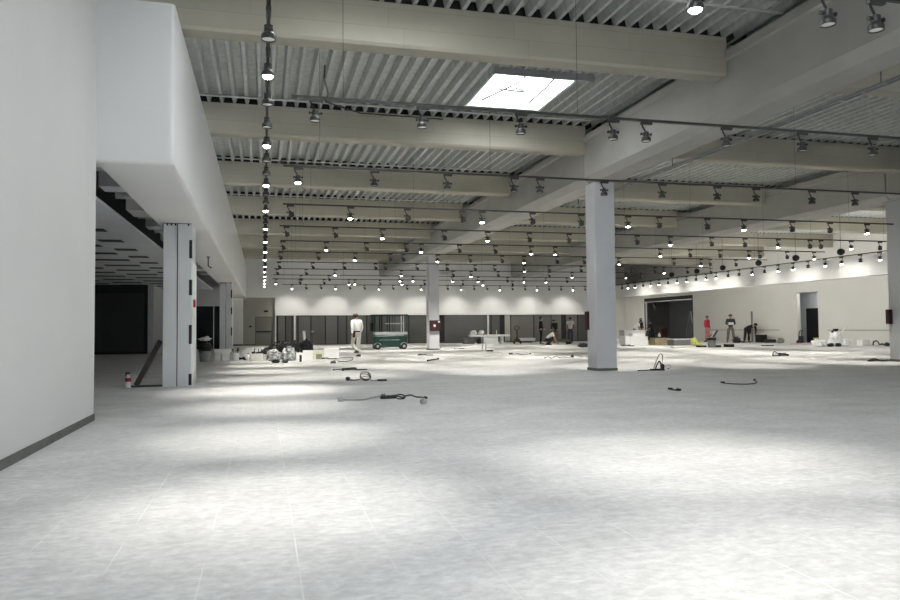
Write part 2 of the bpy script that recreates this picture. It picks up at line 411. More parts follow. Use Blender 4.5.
# cross beams between the girders
bays = [(-2.1, XC1-.085-.462, 'left'), (XC1-.085+.462, XC2-.2-.462, 'middle'), (XC2-.2+.462, XR, 'right')]
for j, y in enumerate(BEAM_Y):
    for x0, x1, nm in bays:
        n = len(BEAM_Y)
        o = MB().prism([(0, 0)], 0, 0) if False else MB()
        L = x1-x0
        # profile in YZ swept along X, chamfered lower edges
        pr = [(0, .05), (.04, 0), (.36, 0), (.40, .05), (.40, .72), (0, .72)]
        o.rings([[(xx, a, c) for a, c in pr] for xx in (0, L)])
        ob = o.build('roof_beam', 'beam', smooth=False); ob.location = (x0, y, 5.70)
        if j < 2: lab = f'cream cross beam of the {nm} bay above and behind the camera, {ordinal(j+1)} from the front'
        else: lab = f'cream cross beam of the {nm} bay, {ordinal(j-1)} nearest of seven'
        tag(ob, lab, 'beam', f'cream cross beams of the {nm} bay', 'structure')

for y in BEAM_Y:
    struct(MB().box(-2.1, XR, y+.06, y+.36, ZD+.013, ZD+.23), 'trim_rib_void_shade', 'slot')  # black strips stand in for the shade inside the deck rib voids

# ------------------------------------------------------------------ left wing
b = MB(); b.box(-3.35, -2.72, 9.6, 44, 3.34, 3.40)
b.box(-14, -3.35, 9.6, 44, 3.36, 3.42)
struct(b, 'ceiling_left_wing', 'ltile')
b = MB()
for i in range(14):
    for j, (x0, x1) in enumerate(((-3.92, -3.38), (-5.2, -4.1), (-6.7, -5.5), (-8.3, -7.1), (-9.9, -8.7), (-11.6, -10.4))):
        y = 13.0 + i*2.05 + (1.0 if j % 2 else 0) + .15*j
        b.box(x0, x1, y, y+.42, 3.345, 3.3605)
struct(b, 'trim_ceiling_slots', 'slot')
for i in range(10):
    y = 10.9 + i*2.55
    hh = .55 if i % 2 else 1.0
    tag(MB().box(-2.74, XL-.01, y, y+hh, 3.62, 4.0).build('cross_joist', 'white' if i % 2 == 0 else 'ltile', smooth=False),
        f'pale joist above the ceiling gap behind the left column, {ordinal(i+1)} from the near end', 'joist', 'joists above the ceiling gap', 'structure')
    d = MB(); d.cyl((-2.74, y+1.5, 3.75), (XL-.01, y+1.5, 3.75), .09)
    tag(d.build('ceiling_pipe', 'steel'), f'pale pipe above the ceiling gap behind the left column, {ordinal(i+1)} from the near end', 'pipe', 'pipes above the ceiling gap')
struct(MB().box(-5.2, XL, 42, 42.2, 2.5, 4.5).box(-5.2, -5.0, 41.9, 42.2, 0, 2.5), 'wall_left_wing_back', 'column')
w = MB().box(-5.0, XL, 42.1, 42.16, 0, 2.46)
w = struct(w, 'window_1', 'darkglass')
f = MB()
for x in (-4.98, -3.9, -2.7, -2.2): f.box(x, x+.05, 42.04, 42.1, 0, 2.46)
f.box(-5.0, XL, 41.98, 42.1, 2.44, 2.52).box(-5.0, XL, 42.04, 42.1, 0, .08)
f.build('window_frame', 'steel', w, smooth=False)
struct(MB().box(-2.5, -2.3, 42.2, 53.3, 0, 6.6), 'wall_left_end', 'wall')
struct(MB().box(-5.46, -5.2, 37.9, 42.0, 0, 3.34), 'wall_left_wing_pier', 'column')
w = struct(MB().box(-14, -5.47, 38.0, 38.2, 0, 3.34), 'wall_left_wing_dark', 'darkpanel')
MB().box(-13, -5.47, 37.86, 38.0, 2.92, 3.34).box(-5.62, -5.46, 37.86, 38.0, 0, 2.92).box(-13, -5.62, 37.9, 38.0, 0, .12).build('frame', 'slot', w, smooth=False)

# left columns with a groove, corner slits and clips
def steel_column(x0, y0, label):
    c = empty('clad_column', label, 'column', (x0, y0, 0)); c['kind'] = 'structure'
    w, d, h = .545, .95, 3.34
    MB().box(0, .262, 0, d, 0, h).box(.282, w, 0, d, 0, h).box(.262, .282, .03, d, 0, h).build('cladding', 'metalcol', c, smooth=False, bevel=.006)
    MB().box(.2625, .2815, .024, .03, 0, h).build('groove', 'gap', c, smooth=False)
    s = MB()
    for z0, z1 in ((.02, .25), (.86, 1.25), (1.86, 2.18), (2.62, 3.0)):
        s.box(w-.005, w+.006, .02, .1, z0, z1); s.box(w-.045, w+.006, -.006, .02, z0, z1)
    s.build('corner_slit', 'slot', c, smooth=False)
    MB().box(w, w+.02, .12, d, 0, 2.55).build('lit_side_plate', 'band', c, smooth=False)  # white plate puts the light on the right face into colour
    t = MB()
    for x in (.06, .14, .22, .47): t.box(x, x+.03, -.03, 0, h-.05, h-.005)
    t.box(0, w, -.012, 0, h-.012, h-.001)
    t.build('top_clip', 'slot', c, smooth=False)
    return c
c1 = steel_column(-1.99, 15.8, 'near grey clad column with dark corner slits under the left bulkhead')
MB().box(.546, .60, .2, .34, 1.62, 1.78).build('call_point', 'red', c1, smooth=False, bevel=.006)
steel_column(-1.99, 35.4, 'far grey clad column under the left bulkhead behind the white cartons')
# small dark bracket under the bulkhead
br = MB(); br.tube([(0, 0, 0), (0, 0, -.28), (.10, 0, -.34)], .018); br.box(-.05, .05, -.03, .03, -.02, 0)
o = br.build('hanging_bracket', 'black'); o.location = (-1.62, 22.9, 3.34); tag(o, 'small dark hook bracket hanging under the left bulkhead', 'bracket')

# ------------------------------------------------------------------ doors and partition at the back
d = empty('door_1', 'olive grey double fire door in the beige niche at the back', 'door', (-.05, YB+.3, 0)); d['kind'] = 'structure'
MB().box(-.54, .64, -.05, 0, 0, 2.04).build('door_frame', 'skirting', d, smooth=False)
MB().box(-.49, .59, -.08, -.04, .02, 1.99).build('door_leaf', 'door', d, smooth=False)
MB().tube([(-.46, -.1, .98), (-.46, -.16, .98), (.56, -.16, .98), (.56, -.1, .98)], .05).build('push_bar', 'black', d)
tag(MB().box(.0, .3, YB+.26, YB+.298, 2.36, 2.48).build('exit_sign', 'black', smooth=False), 'small dark sign plate above the olive fire door', 'sign')
tag(MB().box(-.98, -.84, YB+.24, YB+.298, 1.28, 1.42).build('wall_switch', 'black', smooth=False), 'small dark switch box left of the olive fire door', 'switch')
tag(MB().cyl((-1.36, YB-.09, 4.5), (-1.36, YB, 4.5), .12).build('wall_speaker', 'black'), 'small dark round device high on the back wall by the left bulkhead', 'speaker')

PX = [0.94, 1.50, 1.96, 2.37, 3.28, 4.31, 5.20, 5.85, 7.31, 9.01, 10.43, 12.84, 13.11, 16.60, 16.84, 17.57, 17.89, 18.41, 20.30, 21.75, 22.63, 22.97, 23.98, 25.01, 25.87]
mats = ['shutter3','shutter','shutter','shutter2','shutter','shutter2','shutter','shutter2','shutter','shutter2','shutter','gap','shutter2','shutter','shutter2','gap','niche','shutter3','shutter2','shutter3','gap','shutter3','shutter','shutter2']
pt = empty('shop_partition', 'long grey panel partition under the white back wall', 'partition', (0, YB+.12, 0)); pt['kind'] = 'structure'
MB().box(.86, 26, .08, .14, 0, 2.3).build('backing', 'gap', pt, smooth=False)
for a, c, m in zip(PX, PX[1:], mats):
    MB().box(a+.05, c-.05, .02+.03*(m == 'gap'), .08, .05, 2.2).build('panel', m, pt, smooth=False)
for a in (PX[2]+.12, PX[13]-.1):
    MB().box(a, a+.12, -.1, 0, 0, 2.11).build('white_post', 'white', pt, smooth=False)

# dark sectional door, ladder and cable loop in the wide opening
d = MB(); d.box(-.02, .02, 0, oy1-oy0, 3.28, 3.56).box(-.02, .02, 0, .12, 0, 3.28).box(-.02, .02, oy1-oy0-.12, oy1-oy0, 0, 3.28)
o = d.build('door_2', 'gap', smooth=False); o.location = (XR+.02, oy0, 0); o['kind'] = 'structure'
MB().box(-.05, -.02, .1, oy1-oy0-.1, 3.2, 3.27).build('track', 'steel', o, smooth=False)
d = MB().box(0, .05, 0, 1.0, 0, 2.3)
o = d.build('door_3', 'slot', smooth=False); o.location = (38.4, 57.2, 0); o['kind'] = 'structure'
l = empty('stepladder', 'tall dark stepladder standing in the dim wide opening', 'ladder', (35.0, 53.8, 0), .4)
for s in (-.25, .25):
    MB().tube([(s, 0, 0), (s*.7, .42, 2.35)], .03).build('rail', 'steel', l)
    MB().tube([(s, .95, 0), (s*.7, .5, 2.3)], .025).build('rear_leg', 'shutter', l)
for i in range(1, 7): MB().box(-.25+.012*i, .25-.012*i, .06*i-.02, .06*i+.06, .33*i, .33*i+.03).build('step', 'steel', l, smooth=False)
t = MB()
for i in range(3):
    t.tube([(0, .12*math.sin(a*1.0+i)+.06*i, 3.2-.9*a/6.3-.1*i+.15*math.sin(2*a)) for a in [k*.35 for k in range(19)]], .05)
o = t.build('hanging_cable', 'black'); o.location = (32.8, 56.7, 0); tag(o, 'black tangled cable hanging at the left side of the wide opening', 'cable')
# tall doorway: inner dark door
o = MB().box(0, .05, 0, 1.5, 0, 2.2).build('door_4', 'slot', smooth=False); o.location = (33.9, 38.3, 0); o['kind'] = 'structure'

# fire boxes
def fire_box(loc, size, label, plates):
    o = empty('fire_cabinet', label, 'fire cabinet', loc)
    sx, sy, sz = size
    MB().box(0, sx, 0, sy, 0, sz).build('cabinet', 'maroon', o, smooth=False, bevel=.01)
    for (a, c, dd, e) in plates: MB().box(a, c, -.006, 0, dd, e).build('white_sticker', 'paper', o, smooth=False)
    return o
fire_box((8.33, 36.72, .98), (.55, .18, .56), 'maroon fire cabinet on the front of the far grey column', [(.18, .29, .22, .34), (.42, .52, .44, .52)])
fire_box((8.285, 17.78, 1.06), (.085, .14, .49), 'dark maroon fire cabinet on the left side of the tall pale column', [])
fire_box((18.62, 18.34, 1.15), (.14, .13, .45), 'dark maroon fire cabinet on the right edge column', [])

# ------------------------------------------------------------------ light rails and spotlights
ZR = 4.22
def rail(x0, y0, x1, y1, label, z=ZR, wires=()):
    o = empty('light_rail', label, 'light rail', (x0, y0, z), group='black ceiling light rails')
    dx, dy = x1-x0, y1-y0
    w = .02
    if dx: MB().box(0, dx, -w, w, -.018, .018).build('track', 'rail', o, smooth=False)
    else: MB().box(-w, w, 0, dy, -.018, .018).build('track', 'rail', o, smooth=False)
    for t in wires:
        MB().cyl((dx*t, dy*t, .01), (dx*t, dy*t, ZD-z), .0035, n=5).build('suspension_wire', 'rail', o)
    return o

def rotx(p, piv, a):
    y, z = p[1]-piv[1], p[2]-piv[2]
    return (p[0], piv[1]+y*math.cos(a)-z*math.sin(a), piv[2]+y*math.sin(a)+z*math.cos(a))
AWAY, SIDE = math.radians(28), math.radians(30)
def turn(v):
    v = rotx(v, (0, 0, -.205), AWAY); x, z = v[0]-.05, v[2]+.205
    return (.05 + x*math.cos(SIDE) - z*math.sin(SIDE), v[1], -.205 + x*math.sin(SIDE) + z*math.cos(SIDE))
def lamp_prototype(lit, away=False):
    o = empty('track_spotlight', '-', 'spotlight')
    MB().box(-.03, .15, -.025, .025, -.062, -.016).build('adapter', 'rail', o, smooth=False, bevel=.004)
    MB().tube([(-.01, 0, -.06), (.0, 0, -.10), (.045, 0, -.17), (.05, 0, -.20)], .012).build('arm', 'black', o)
    MB().cyl((-.02, 0, -.205), (.125, 0, -.205), .012, n=8).cyl((-.035, 0, -.205), (-.02, 0, -.205), .022, n=8).cyl((.125, 0, -.205), (.14, 0, -.205), .022, n=8).build('pivot', 'black', o)
    hm = MB()
    hm.lathe((.05, 0, 0), [(.025, -.165), (.042, -.175), (.045, -.24), (.066, -.262), (.072, -.275), (.072, -.315), (.064, -.315), (.062, -.300)], n=18, cap1=False)
    ln = MB().lathe((.05, 0, 0), [(.056, -.300), (.055, -.314), (.047, -.328), (.03, -.338), (.01, -.342)] if lit else [(.062, -.300), (.062, -.3045), (.03, -.309)], n=18)
    if away:                                        # head swung towards the back of the hall
        for q in (hm, ln):
            q.v = [turn(v) for v in q.v]
    hm.build('lamp_housing', 'housing', o)
    ln.build('lens', 'lenson' if lit or away else 'lensoff', o)
    return o
proto = {True: lamp_prototype(True), False: lamp_prototype(False), 'away': lamp_prototype(False, True)}
used = {True: False, False: False, 'away': False}
lamp_data = {}
def spot_data(key, power, angle, blend, col=(1, .955, .88)):
    if key not in lamp_data:
        l = bpy.data.lights.new('spot_beam', 'SPOT'); l.energy = power; l.spot_size = math.radians(angle); l.spot_blend = blend
        l.color = col; l.shadow_soft_size = .05; lamp_data[key] = l
    return lamp_data[key]
def place_lamp(x, y, lit, label, group, z=ZR, along='x', key='down', power=400, angle=60, blend=1, tilt=(0, 0)):
    p = proto[lit]
    if not used[lit]: o = p; used[lit] = True
    else:
        o = p.copy(); C.objects.link(o)
        for ch in p.children:
            if ch.type != 'MESH': continue
            c = ch.copy(); C.objects.link(c); c.parent = o
    o.location = (x, y, z)
    rz = PI/2 if along == 'y' else 0
    o.rotation_euler = (0, 0, rz)
    o['label'] = label; o['group'] = group
    if lit:
        l = bpy.data.objects.new('beam', spot_data(key, power, angle, blend)); C.objects.link(l)
        off = Vector((0, .05, 0)) if along == 'y' else Vector((.05, 0, 0))
        l.location = Vector((x, y, z-.375)) + off
        if lit == 'away': l.location = Vector((x, y, z)) + Vector(turn((.05, 0, -.33)))
        l.rotation_euler = (tilt[0], tilt[1], 0)
    return o

RY = [9.71, 13.93, 18.22, 22.11, 25.82, 29.48, 34.0, 37.9, 42.2, 45.6, 51.2]
RX = [
 [0.66, 2.11, 3.55, 4.99, 5.53, 6.90, 8.28, 9.64],
 [0.62, 2.07, 3.53, 4.93, 5.49, 6.93, 8.29, 9.64, 10.63, 12.10, 13.28],
 [0.62, 2.10, 3.55, 5.01, 5.55, 6.95, 8.36, 9.77, 10.73, 12.26, 13.47, 15.11, 16.44, 17.78],
 [0.64, 2.08, 3.53, 5.48, 6.91, 8.32, 9.71, 12.18, 13.43, 15.04, 16.37, 17.73, 19.07, 19.54, 20.85, 22.14],
 [0.63, 2.12, 3.53, 4.98, 5.54, 6.97, 8.36, 9.79, 10.76, 15.23, 16.57, 17.94, 19.30, 19.82, 21.13, 22.46],
 [0.62, 2.10, 3.58, 5.02, 5.56, 7.02, 8.43, 9.85, 10.85, 12.37, 13.65, 15.34, 18.08, 19.48, 19.95, 21.32],
 [0.67, 2.17, 3.62, 5.09, 5.55, 7.09, 8.57, 9.97, 10.97, 12.53, 13.83, 15.57, 18.39, 19.74, 20.26, 21.65, 23.05],
 [0.65, 2.09, 3.57, 7.04, 9.88, 10.89, 12.43, 15.42, 16.80, 20.14, 21.10],
 [2.05, 3.63, 7.77, 8.55, 10.97, 12.56, 14.44, 15.51, 16.96, 18.36],
 [0.72, 2.15, 3.61, 5.16, 5.53, 7.11, 8.53, 9.99, 12.52, 13.91, 15.95],
 [1.88, 2.83, 3.85, 4.85, 5.86, 6.88, 7.91, 8.92, 9.93, 10.96, 11.96, 12.93, 13.94, 14.93, 15.93, 16.93, 17.91, 18.89, 19.85, 20.81, 21.78, 22.76, 23.75],
]
RLIT = [ {}, {0}, {1,4,7,10,13}, {2,4,8,11,14}, {1,4,7,8,9,12,15}, {2,5,8,11,13}, {9,14}, {2,3,5,8,9}, {2,3,4,5,7,8}, {0,3,4,6,9}, {0,3,6,9,12,15,18,21} ]
ends = [(.35, 23.0), (.35, 23.0), (.45, 23), (.45, 23), (.55, 23), (.55, 23), (.55, 23), (.5, 22.5), (.5, 22.5), (.5, 22.5), (1.2, 24.5)]
for i, (y, xs, lit, (e0, e1)) in enumerate(zip(RY, RX, RLIT, ends)):
    place = f'{ordinal(i+1)} nearest of the cross rails' if i < 10 else 'farthest of the cross rails'
    wy = BEAM_Y
    rail(e0, y, e1, y, f'dark light rail crossing the hall under the roof, {place}', wires=(.03, .18, .5, .74, .97))
    for j, x in enumerate(xs):
        L = j in lit
        if not L and i >= 2: L = 'away'
        kw = dict(key='back', power=85, angle=96, blend=.8, tilt=(math.radians(38), 0)) if i == 10 and L is True else dict(key='backdown', power=60, angle=60, blend=1, tilt=(0, 0)) if i == 10 \
            else dict(key='away', power=290, angle=64, blend=1, tilt=(math.radians(33), 0)) if L == 'away' else dict(tilt=(math.radians(random.uniform(-8, 8)), math.radians(random.uniform(-10, 10))))
        place_lamp(x-.05, y, L, f"{'lit' if L is True else 'dark backed' if L else 'unlit'} track spotlight, {ordinal(j+1)} from the left on the {place}", 'track spotlights on the cross rails', **kw)
# rail closest to the camera and one behind it
rail(.6, 5.53, 12, 5.53, 'dark light rail just above the top of the picture', z=ZR)
for j, (x, L) in enumerate(((3.6, True), (4.98, False), (5.52, False))):
    place_lamp(x, 5.53, L, ['glaring lit spotlight at the top edge near the deck', 'unlit grey spotlight at the top right edge, left of its pair',
        'unlit grey spotlight at the top right edge, right of its pair'][j], 'track spotlights nearest the camera', z=ZR, key='near', power=340, angle=60)
rail(-1, 2.3, 12, 2.3, 'light rail above and behind the camera')
for j, (x, ty) in enumerate(((2.55, 0), (5.2, 0))):
    place_lamp(x, 2.3, True, f'lit spotlight above the camera out of frame, {ordinal(j+1)} of two', 'spotlights above the camera', key='near', power=340, angle=60)

# long rail beside the left bulkhead
rail(.04, 4.0, .04, 51, 'long dark light rail running away beside the left bulkhead', wires=(.02, .25, .45, .65, .85))
ys = [7.05 + 1.04*k for k in range(42)]
for j, y in enumerate(ys):
    L = j % 3 == 1
    place_lamp(.04, y-.05, L, f"{'lit' if L else 'unlit'} spotlight, {ordinal(j+1)} from the near end on the rail beside the left bulkhead", 'spotlights on the long left rail', along='y',
               key='left', power=330, angle=46, blend=1)
place_lamp(.04, 4.93, True, 'lit spotlight on the left rail above the frame', 'spotlights above the camera', along='y', key='left')

# rail above the right band
rail(22.5, 16, 22.5, 46.2, 'dark light rail along the top of the right white band', z=3.88, wires=(.1, .4, .7, .98))
BY = [42.89, 42.09, 41.19, 40.19, 39.30, 38.33, 37.35, 36.41, 35.46, 34.55, 33.63, 32.76, 31.76, 30.89, 29.91, 29.02, 28.10, 27.14, 26.23, 25.26, 24.37, 23.41, 22.48]
BL = [0,1,1,0,1,1,0,1,1,0,1,1,0,0,1,0,1,1,0,1,1,0,1]
for j, (y, L) in enumerate(zip(BY, BL)):
    place_lamp(22.5, y-.05, bool(L), f"{'lit' if L else 'unlit'} spotlight on the rail above the right white band, {ordinal(len(BY)-j)} from the near end", 'spotlights above the right band',
               z=3.88, along='y', key='band', power=26, angle=115, blend=1, tilt=(0, math.radians(-62)))
for j, y in enumerate((25.7, 28.4, 31.0, 33.9, 36.3, 38.9)):
    o = empty('round_loudspeaker', f'black round loudspeaker hung by the right white band, {ordinal(j+1)} from the near end', 'loudspeaker', (23.7, y, 4.22), group='round loudspeakers by the right band')
    MB().blob((0, 0, 0), (.15, .15, .15), seed=1, amp=0, flat=False, seg=18, ring=12).build('body', 'black', o)
    MB().cyl((-.02, -.155, 0), (-.02, -.13, 0), .1, n=18).build('grille', 'rubber', o)
    MB().cyl((0, 0, .14), (0, 0, 6.43-4.22), .008, n=6).build('hanger', 'rail', o)

# conduits and cable trays under the deck
def conduit(pts, r, m, label, name='ceiling_conduit'):
    return tag(MB().tube(pts, r).build(name, m), label, 'conduit')
conduit([(1, 10.05, 6.3), (8.2, 9.97, 6.23)], .02, 'steel', 'thin pale conduit under the deck before the nearest beam')
for y, nm in ((16.95, 'second'), (23.1, 'third'), (29.3, 'fourth')):
    conduit([(-1.6, y, 6.40), (8.1, y, 6.40)], .022, 'steel', f'thin pale conduit under the deck beside the {nm} beam of the left bay')
conduit([(1.15, 14.2, 6.3), (1.15, 14.35, 6.1), (1.3, 15.2, 6.05), (1.32, 16.2, 6.2), (2.2, 16.9, 6.2), (4.2, 16.95, 6.2)], .018, 'rail', 'thin dark cable bending under the deck left of the skylight')
t = empty('cable_tray', 'grey cable tray slanting under the roof right of the near girder', 'cable tray', (10.75, 6, 5.45))
for x in (-.07, .07): MB().box(x-.008, x+.008, 0, 15, -.02, .02).build('side_rail', 'rail2', t, smooth=False)
q = MB()
for i in range(30): q.box(-.07, .07, i*.5, i*.5+.03, -.02, -.005)
q.build('rungs', 'rail2', t, smooth=False)
for y in (4.6, 11.5, 17.6): MB().cyl((0, y, 0), (0, y, 6.43-5.45), .01, n=5).build('hanger', 'rail', t)

# ------------------------------------------------------------------ people
def skin_mesh(name, J, E, root, m, parent, sub=1):
    """J {joint: (x, y, z, r)}, E edges; grows one continuous surface over the skeleton"""
    names = list(J); idx = {n: i for i, n in enumerate(names)}
    me = bpy.data.meshes.new(name); me.from_pydata([J[n][:3] for n in names], [(idx[a], idx[c]) for a, c in E], [])
    o = bpy.data.objects.new(name, me); C.objects.link(o)
    sk = o.modifiers.new('skin', 'SKIN'); sk.use_smooth_shade = True
    for i, n in enumerate(names):
        r = J[n][3]; v = me.skin_vertices[0].data[i]
        v.radius = r if isinstance(r, tuple) else (r, r)
        v.use_root = n in root
    if sub:
        s = o.modifiers.new('sub', 'SUBSURF'); s.levels = sub; s.render_levels = sub
    dg = bpy.context.evaluated_depsgraph_get(); ev = o.evaluated_get(dg)
    new = bpy.data.meshes.new_from_object(ev); o.modifiers.clear(); o.data = new
    bpy.data.meshes.remove(me); new.name = name
    new.materials.clear(); new.materials.append(M[m])
    new.polygons.foreach_set('use_smooth', [True]*len(new.polygons))
    o.parent = parent
    return o

def person(label, loc, rz, H, top, bottom, hair='hair', lean=0, neck=0, arms=None, legs=None, pelvis=(0, 0, .93), sleeve='long', crop=None):
    """faces -Y before rz; lean bends the trunk forward; arms / legs give elbow+wrist, knee+ankle"""
    root = empty('person', label, 'person', loc, rz, 'workers in the hall')
    root.scale = (H/1.75*1.08, H/1.75*1.08, H/1.75)
    px, py, pz = pelvis
    up = {'waist': (0, 0, .14), 'chest': (0, .01, .36), 'neckbase': (0, .01, .53), 'neck': (0, 0, .60), 'jaw': (0, -.025, .655), 'head': (0, -.012, .715), 'crown': (0, -.005, .765),
          'shL': (-.185, .01, .49), 'shR': (.185, .01, .49)}
    P = {k: rotx((px+v[0], py+v[1], pz+v[2]), (px, py, pz), lean) for k, v in up.items()}
    for k in ('jaw', 'head', 'crown'): P[k] = rotx(P[k], P['neck'], neck)
    a = arms or {'L': ((-.235, .03, 1.14), (-.245, -.05, .90)), 'R': ((.235, .03, 1.14), (.245, -.05, .90))}
    l = legs or {'L': ((-.105, -.02, .50), (-.11, .03, .09)), 'R': ((.105, -.02, .50), (.11, .03, .09))}
    J = {'pelvis': (px, py, pz, .092), 'waist': (*P['waist'], .088), 'chest': (*P['chest'], .128), 'neckbase': (*P['neckbase'], .075), 'neck': (*P['neck'], .052),
         'jaw': (*P['jaw'], .068), 'head': (*P['head'], .092), 'crown': (*P['crown'], .07)}
    E = [('pelvis', 'waist'), ('waist', 'chest'), ('chest', 'neckbase'), ('neckbase', 'neck'), ('neck', 'jaw'), ('jaw', 'head'), ('head', 'crown')]
    hd = Vector(P['head']); nk = Vector(P['neck']); fw = (Vector(rotx(rotx((0, -1, 0), (0, 0, 0), lean), (0, 0, 0), neck))).normalized(); ux = (hd-nk).normalized()
    nose = hd + fw*.098 - ux*.02
    J['nose'] = (*nose, .016); E.append(('head', 'nose'))
    for s in (-1, 1):
        e = hd + Vector((s*.098, 0, 0)) - ux*.01
        J[f'ear{s}'] = (*e, .018); E.append(('head', f'ear{s}'))
    roots = {'pelvis'}
    for S, sg in (('L', -1), ('R', 1)):
        el, wr = Vector(a[S][0]), Vector(a[S][1])
        J['sh'+S] = (*P['sh'+S], .066); J['el'+S] = (*el, .042); J['wr'+S] = (*wr, .029)
        d = (wr-el).normalized(); side = d.cross(Vector((0, 1, 0)) if abs(d.y) < .9 else Vector((0, 0, 1))).normalized()
        pm = wr + d*.085; J['pm'+S] = (*pm, .036)
        E += [('chest', 'sh'+S), ('sh'+S, 'el'+S), ('el'+S, 'wr'+S), ('wr'+S, 'pm'+S)]
        curl = d.cross(side).normalized()
        for k, (off, ln) in enumerate(((-.030, .062), (-.010, .074), (.010, .070), (.030, .054))):
            b0 = pm + side*off - d*.02; b1 = b0 + d*(.02+ln*.55) + curl*.006; b2 = b1 + d*ln*.4 + curl*.022
            for n_, p_, r_ in (('a', b0, .0095), ('b', b1, .009), ('c', b2, .0075)): J[f'f{S}{k}{n_}'] = (*p_, r_)
            E += [(f'f{S}{k}a', f'f{S}{k}b'), (f'f{S}{k}b', f'f{S}{k}c')]; roots.add(f'f{S}{k}a')
        t0 = wr + d*.045 + side*.02; t1 = t0 + side*.035 + d*.03; t2 = t1 + d*.032 + curl*.01
        for n_, p_, r_ in (('a', t0, .012), ('b', t1, .0105), ('c', t2, .009)): J[f't{S}{n_}'] = (*p_, r_)
        E += [(f't{S}a', f't{S}b'), (f't{S}b', f't{S}c')]; roots.add(f't{S}a')
        kn, an = Vector(l[S][0]), Vector(l[S][1])
        J['hip'+S] = (px+sg*.10, py, pz-.03, .078); J['kn'+S] = (*kn, .056); J['an'+S] = (*an, .04)
        to = an + Vector((sg*.02, -.13, -.045)); to.z = max(to.z, .03); J['to'+S] = (*to, .032)
        E += [('pelvis', 'hip'+S), ('hip'+S, 'kn'+S), ('kn'+S, 'an'+S), ('an'+S, 'to'+S)]
    skin_mesh('body', J, E, roots, 'skin', root)
    g = 1.28
    TJ = {k: (*J[k][:3], J[k][3]*g) for k in ('chest', 'shL', 'shR')}; TJ['waist'] = (*P['waist'], .135)
    TJ['hem'] = (*[J['pelvis'][i]*1.25-J['waist'][i]*.25 for i in range(3)], .148); TJ['nb'] = (*[J['chest'][i]*.05+J['neckbase'][i]*.95 for i in range(3)], .088)
    TE = [('hem', 'waist'), ('waist', 'chest'), ('chest', 'nb'), ('chest', 'shL'), ('chest', 'shR')]
    for S in 'LR':
        A, B_, W = (Vector(J[k+S][:3]) for k in ('sh', 'el', 'wr'))
        if sleeve == 'long':
            TJ['el'+S] = (*B_, .060); TJ['cu'+S] = (*(B_*.12+W*.88), .041); TE += [('sh'+S, 'el'+S), ('el'+S, 'cu'+S)]
        else:
            TJ['cu'+S] = (*(A*.35+B_*.65), .070); TE += [('sh'+S, 'cu'+S)]
    skin_mesh('shirt', TJ, TE, {'hem'}, top, root)
    BJ = {'top': (*[J['pelvis'][i]*.3+J['waist'][i]*.7 for i in range(3)], .120), 'pelvis': (*J['pelvis'][:3], .138)}
    BE = [('top', 'pelvis')]
    for S in 'LR':
        K, A_ = Vector(J['kn'+S][:3]), Vector(J['an'+S][:3])
        BJ['hip'+S] = (*J['hip'+S][:3], .106); BJ['kn'+S] = (*K, .082); BJ['hem'+S] = (*(A_*1.05-K*.05), .070)
        BE += [('pelvis', 'hip'+S), ('hip'+S, 'kn'+S), ('kn'+S, 'hem'+S)]
    skin_mesh('trousers', BJ, BE, {'pelvis'}, bottom, root)
    for S, sg in (('L', -1), ('R', 1)):
        an = J['an'+S]; an_v = Vector(an[:3]); z0 = max(0, an_v.z-.09)
        sh = MB(); rg = []
        for y, w, h in ((.07, .030, .05), (.055, .040, .09), (-.02, .044, .085), (-.10, .047, .058), (-.165, .044, .045), (-.19, .026, .03)):
            rg.append([(an_v.x+sg*.01+w*c, an_v.y+y, z0+zz*h) for c, zz in ((-1, 0), (1, 0), (1, .6), (.6, 1), (-.6, 1), (-1, .6))])
        sh.rings(rg).build('shoe', 'rubber', root)
    # hair cap over crown and back of the head
    hm = MB(); rg = []
    for i in range(1, 7):
        th = PI*.80*i/6; row = []
        for k in range(14):
            ph = 2*PI*k/14
            d = ux*math.cos(th) + (Vector((1, 0, 0))*math.sin(ph) + fw*math.cos(ph))*math.sin(th)
            if d.dot(fw) > .35 and d.dot(ux) < .45: d = (d - ux*(d.dot(ux)-.45)).normalized()
            row.append(hd + ux*.012 - fw*.008 + d*(.112 if th < PI*.62 else .098))
        rg.append(row)
    hm.rings(rg, True, False)
    hm.build('hair', hair, root)
    ey = MB()
    for s in (-1, 1): ey.blob(tuple(hd + fw*.088 + Vector((s*.034, 0, 0)) + ux*.012), (.012, .012, .010), amp=0, flat=False, seg=8, ring=5)
    ey.build('eyes', 'eye', root)
    return root

D = math.radians
man = person('person in a white shirt and pale trousers walking past the green lift', (3.69, 29.83), D(205), 1.77, 'wshirt', 'btrouser',
       neck=D(12), sleeve='long', lean=D(4),
       arms={'L': ((-.25, -.04, 1.15), (-.24, -.17, .93)), 'R': ((.25, .09, 1.15), (.24, .06, .90))},
       legs={'L': ((-.09, -.05, .50), (-.09, .0, .09)), 'R': ((.10, -.16, .52), (.11, .20, .25))})
MB().lathe((0, 0, .985), [(.128, 0), (.134, .005), (.134, .045), (.128, .05)], n=16).build('belt', 'blackcloth', man)
MB().cbox(.10, .22, -.06, .06, .78, 1.0, .02).build('tool_pouch', 'blackcloth', man)
person('person in black standing with folded hands beside the crouching worker', (18.53, 47.16), D(70), 1.85, 'blackcloth', 'blackcloth',
       arms={'L': ((-.23, .0, 1.14), (-.08, -.17, .98)), 'R': ((.23, .0, 1.14), (.08, -.17, .96))})
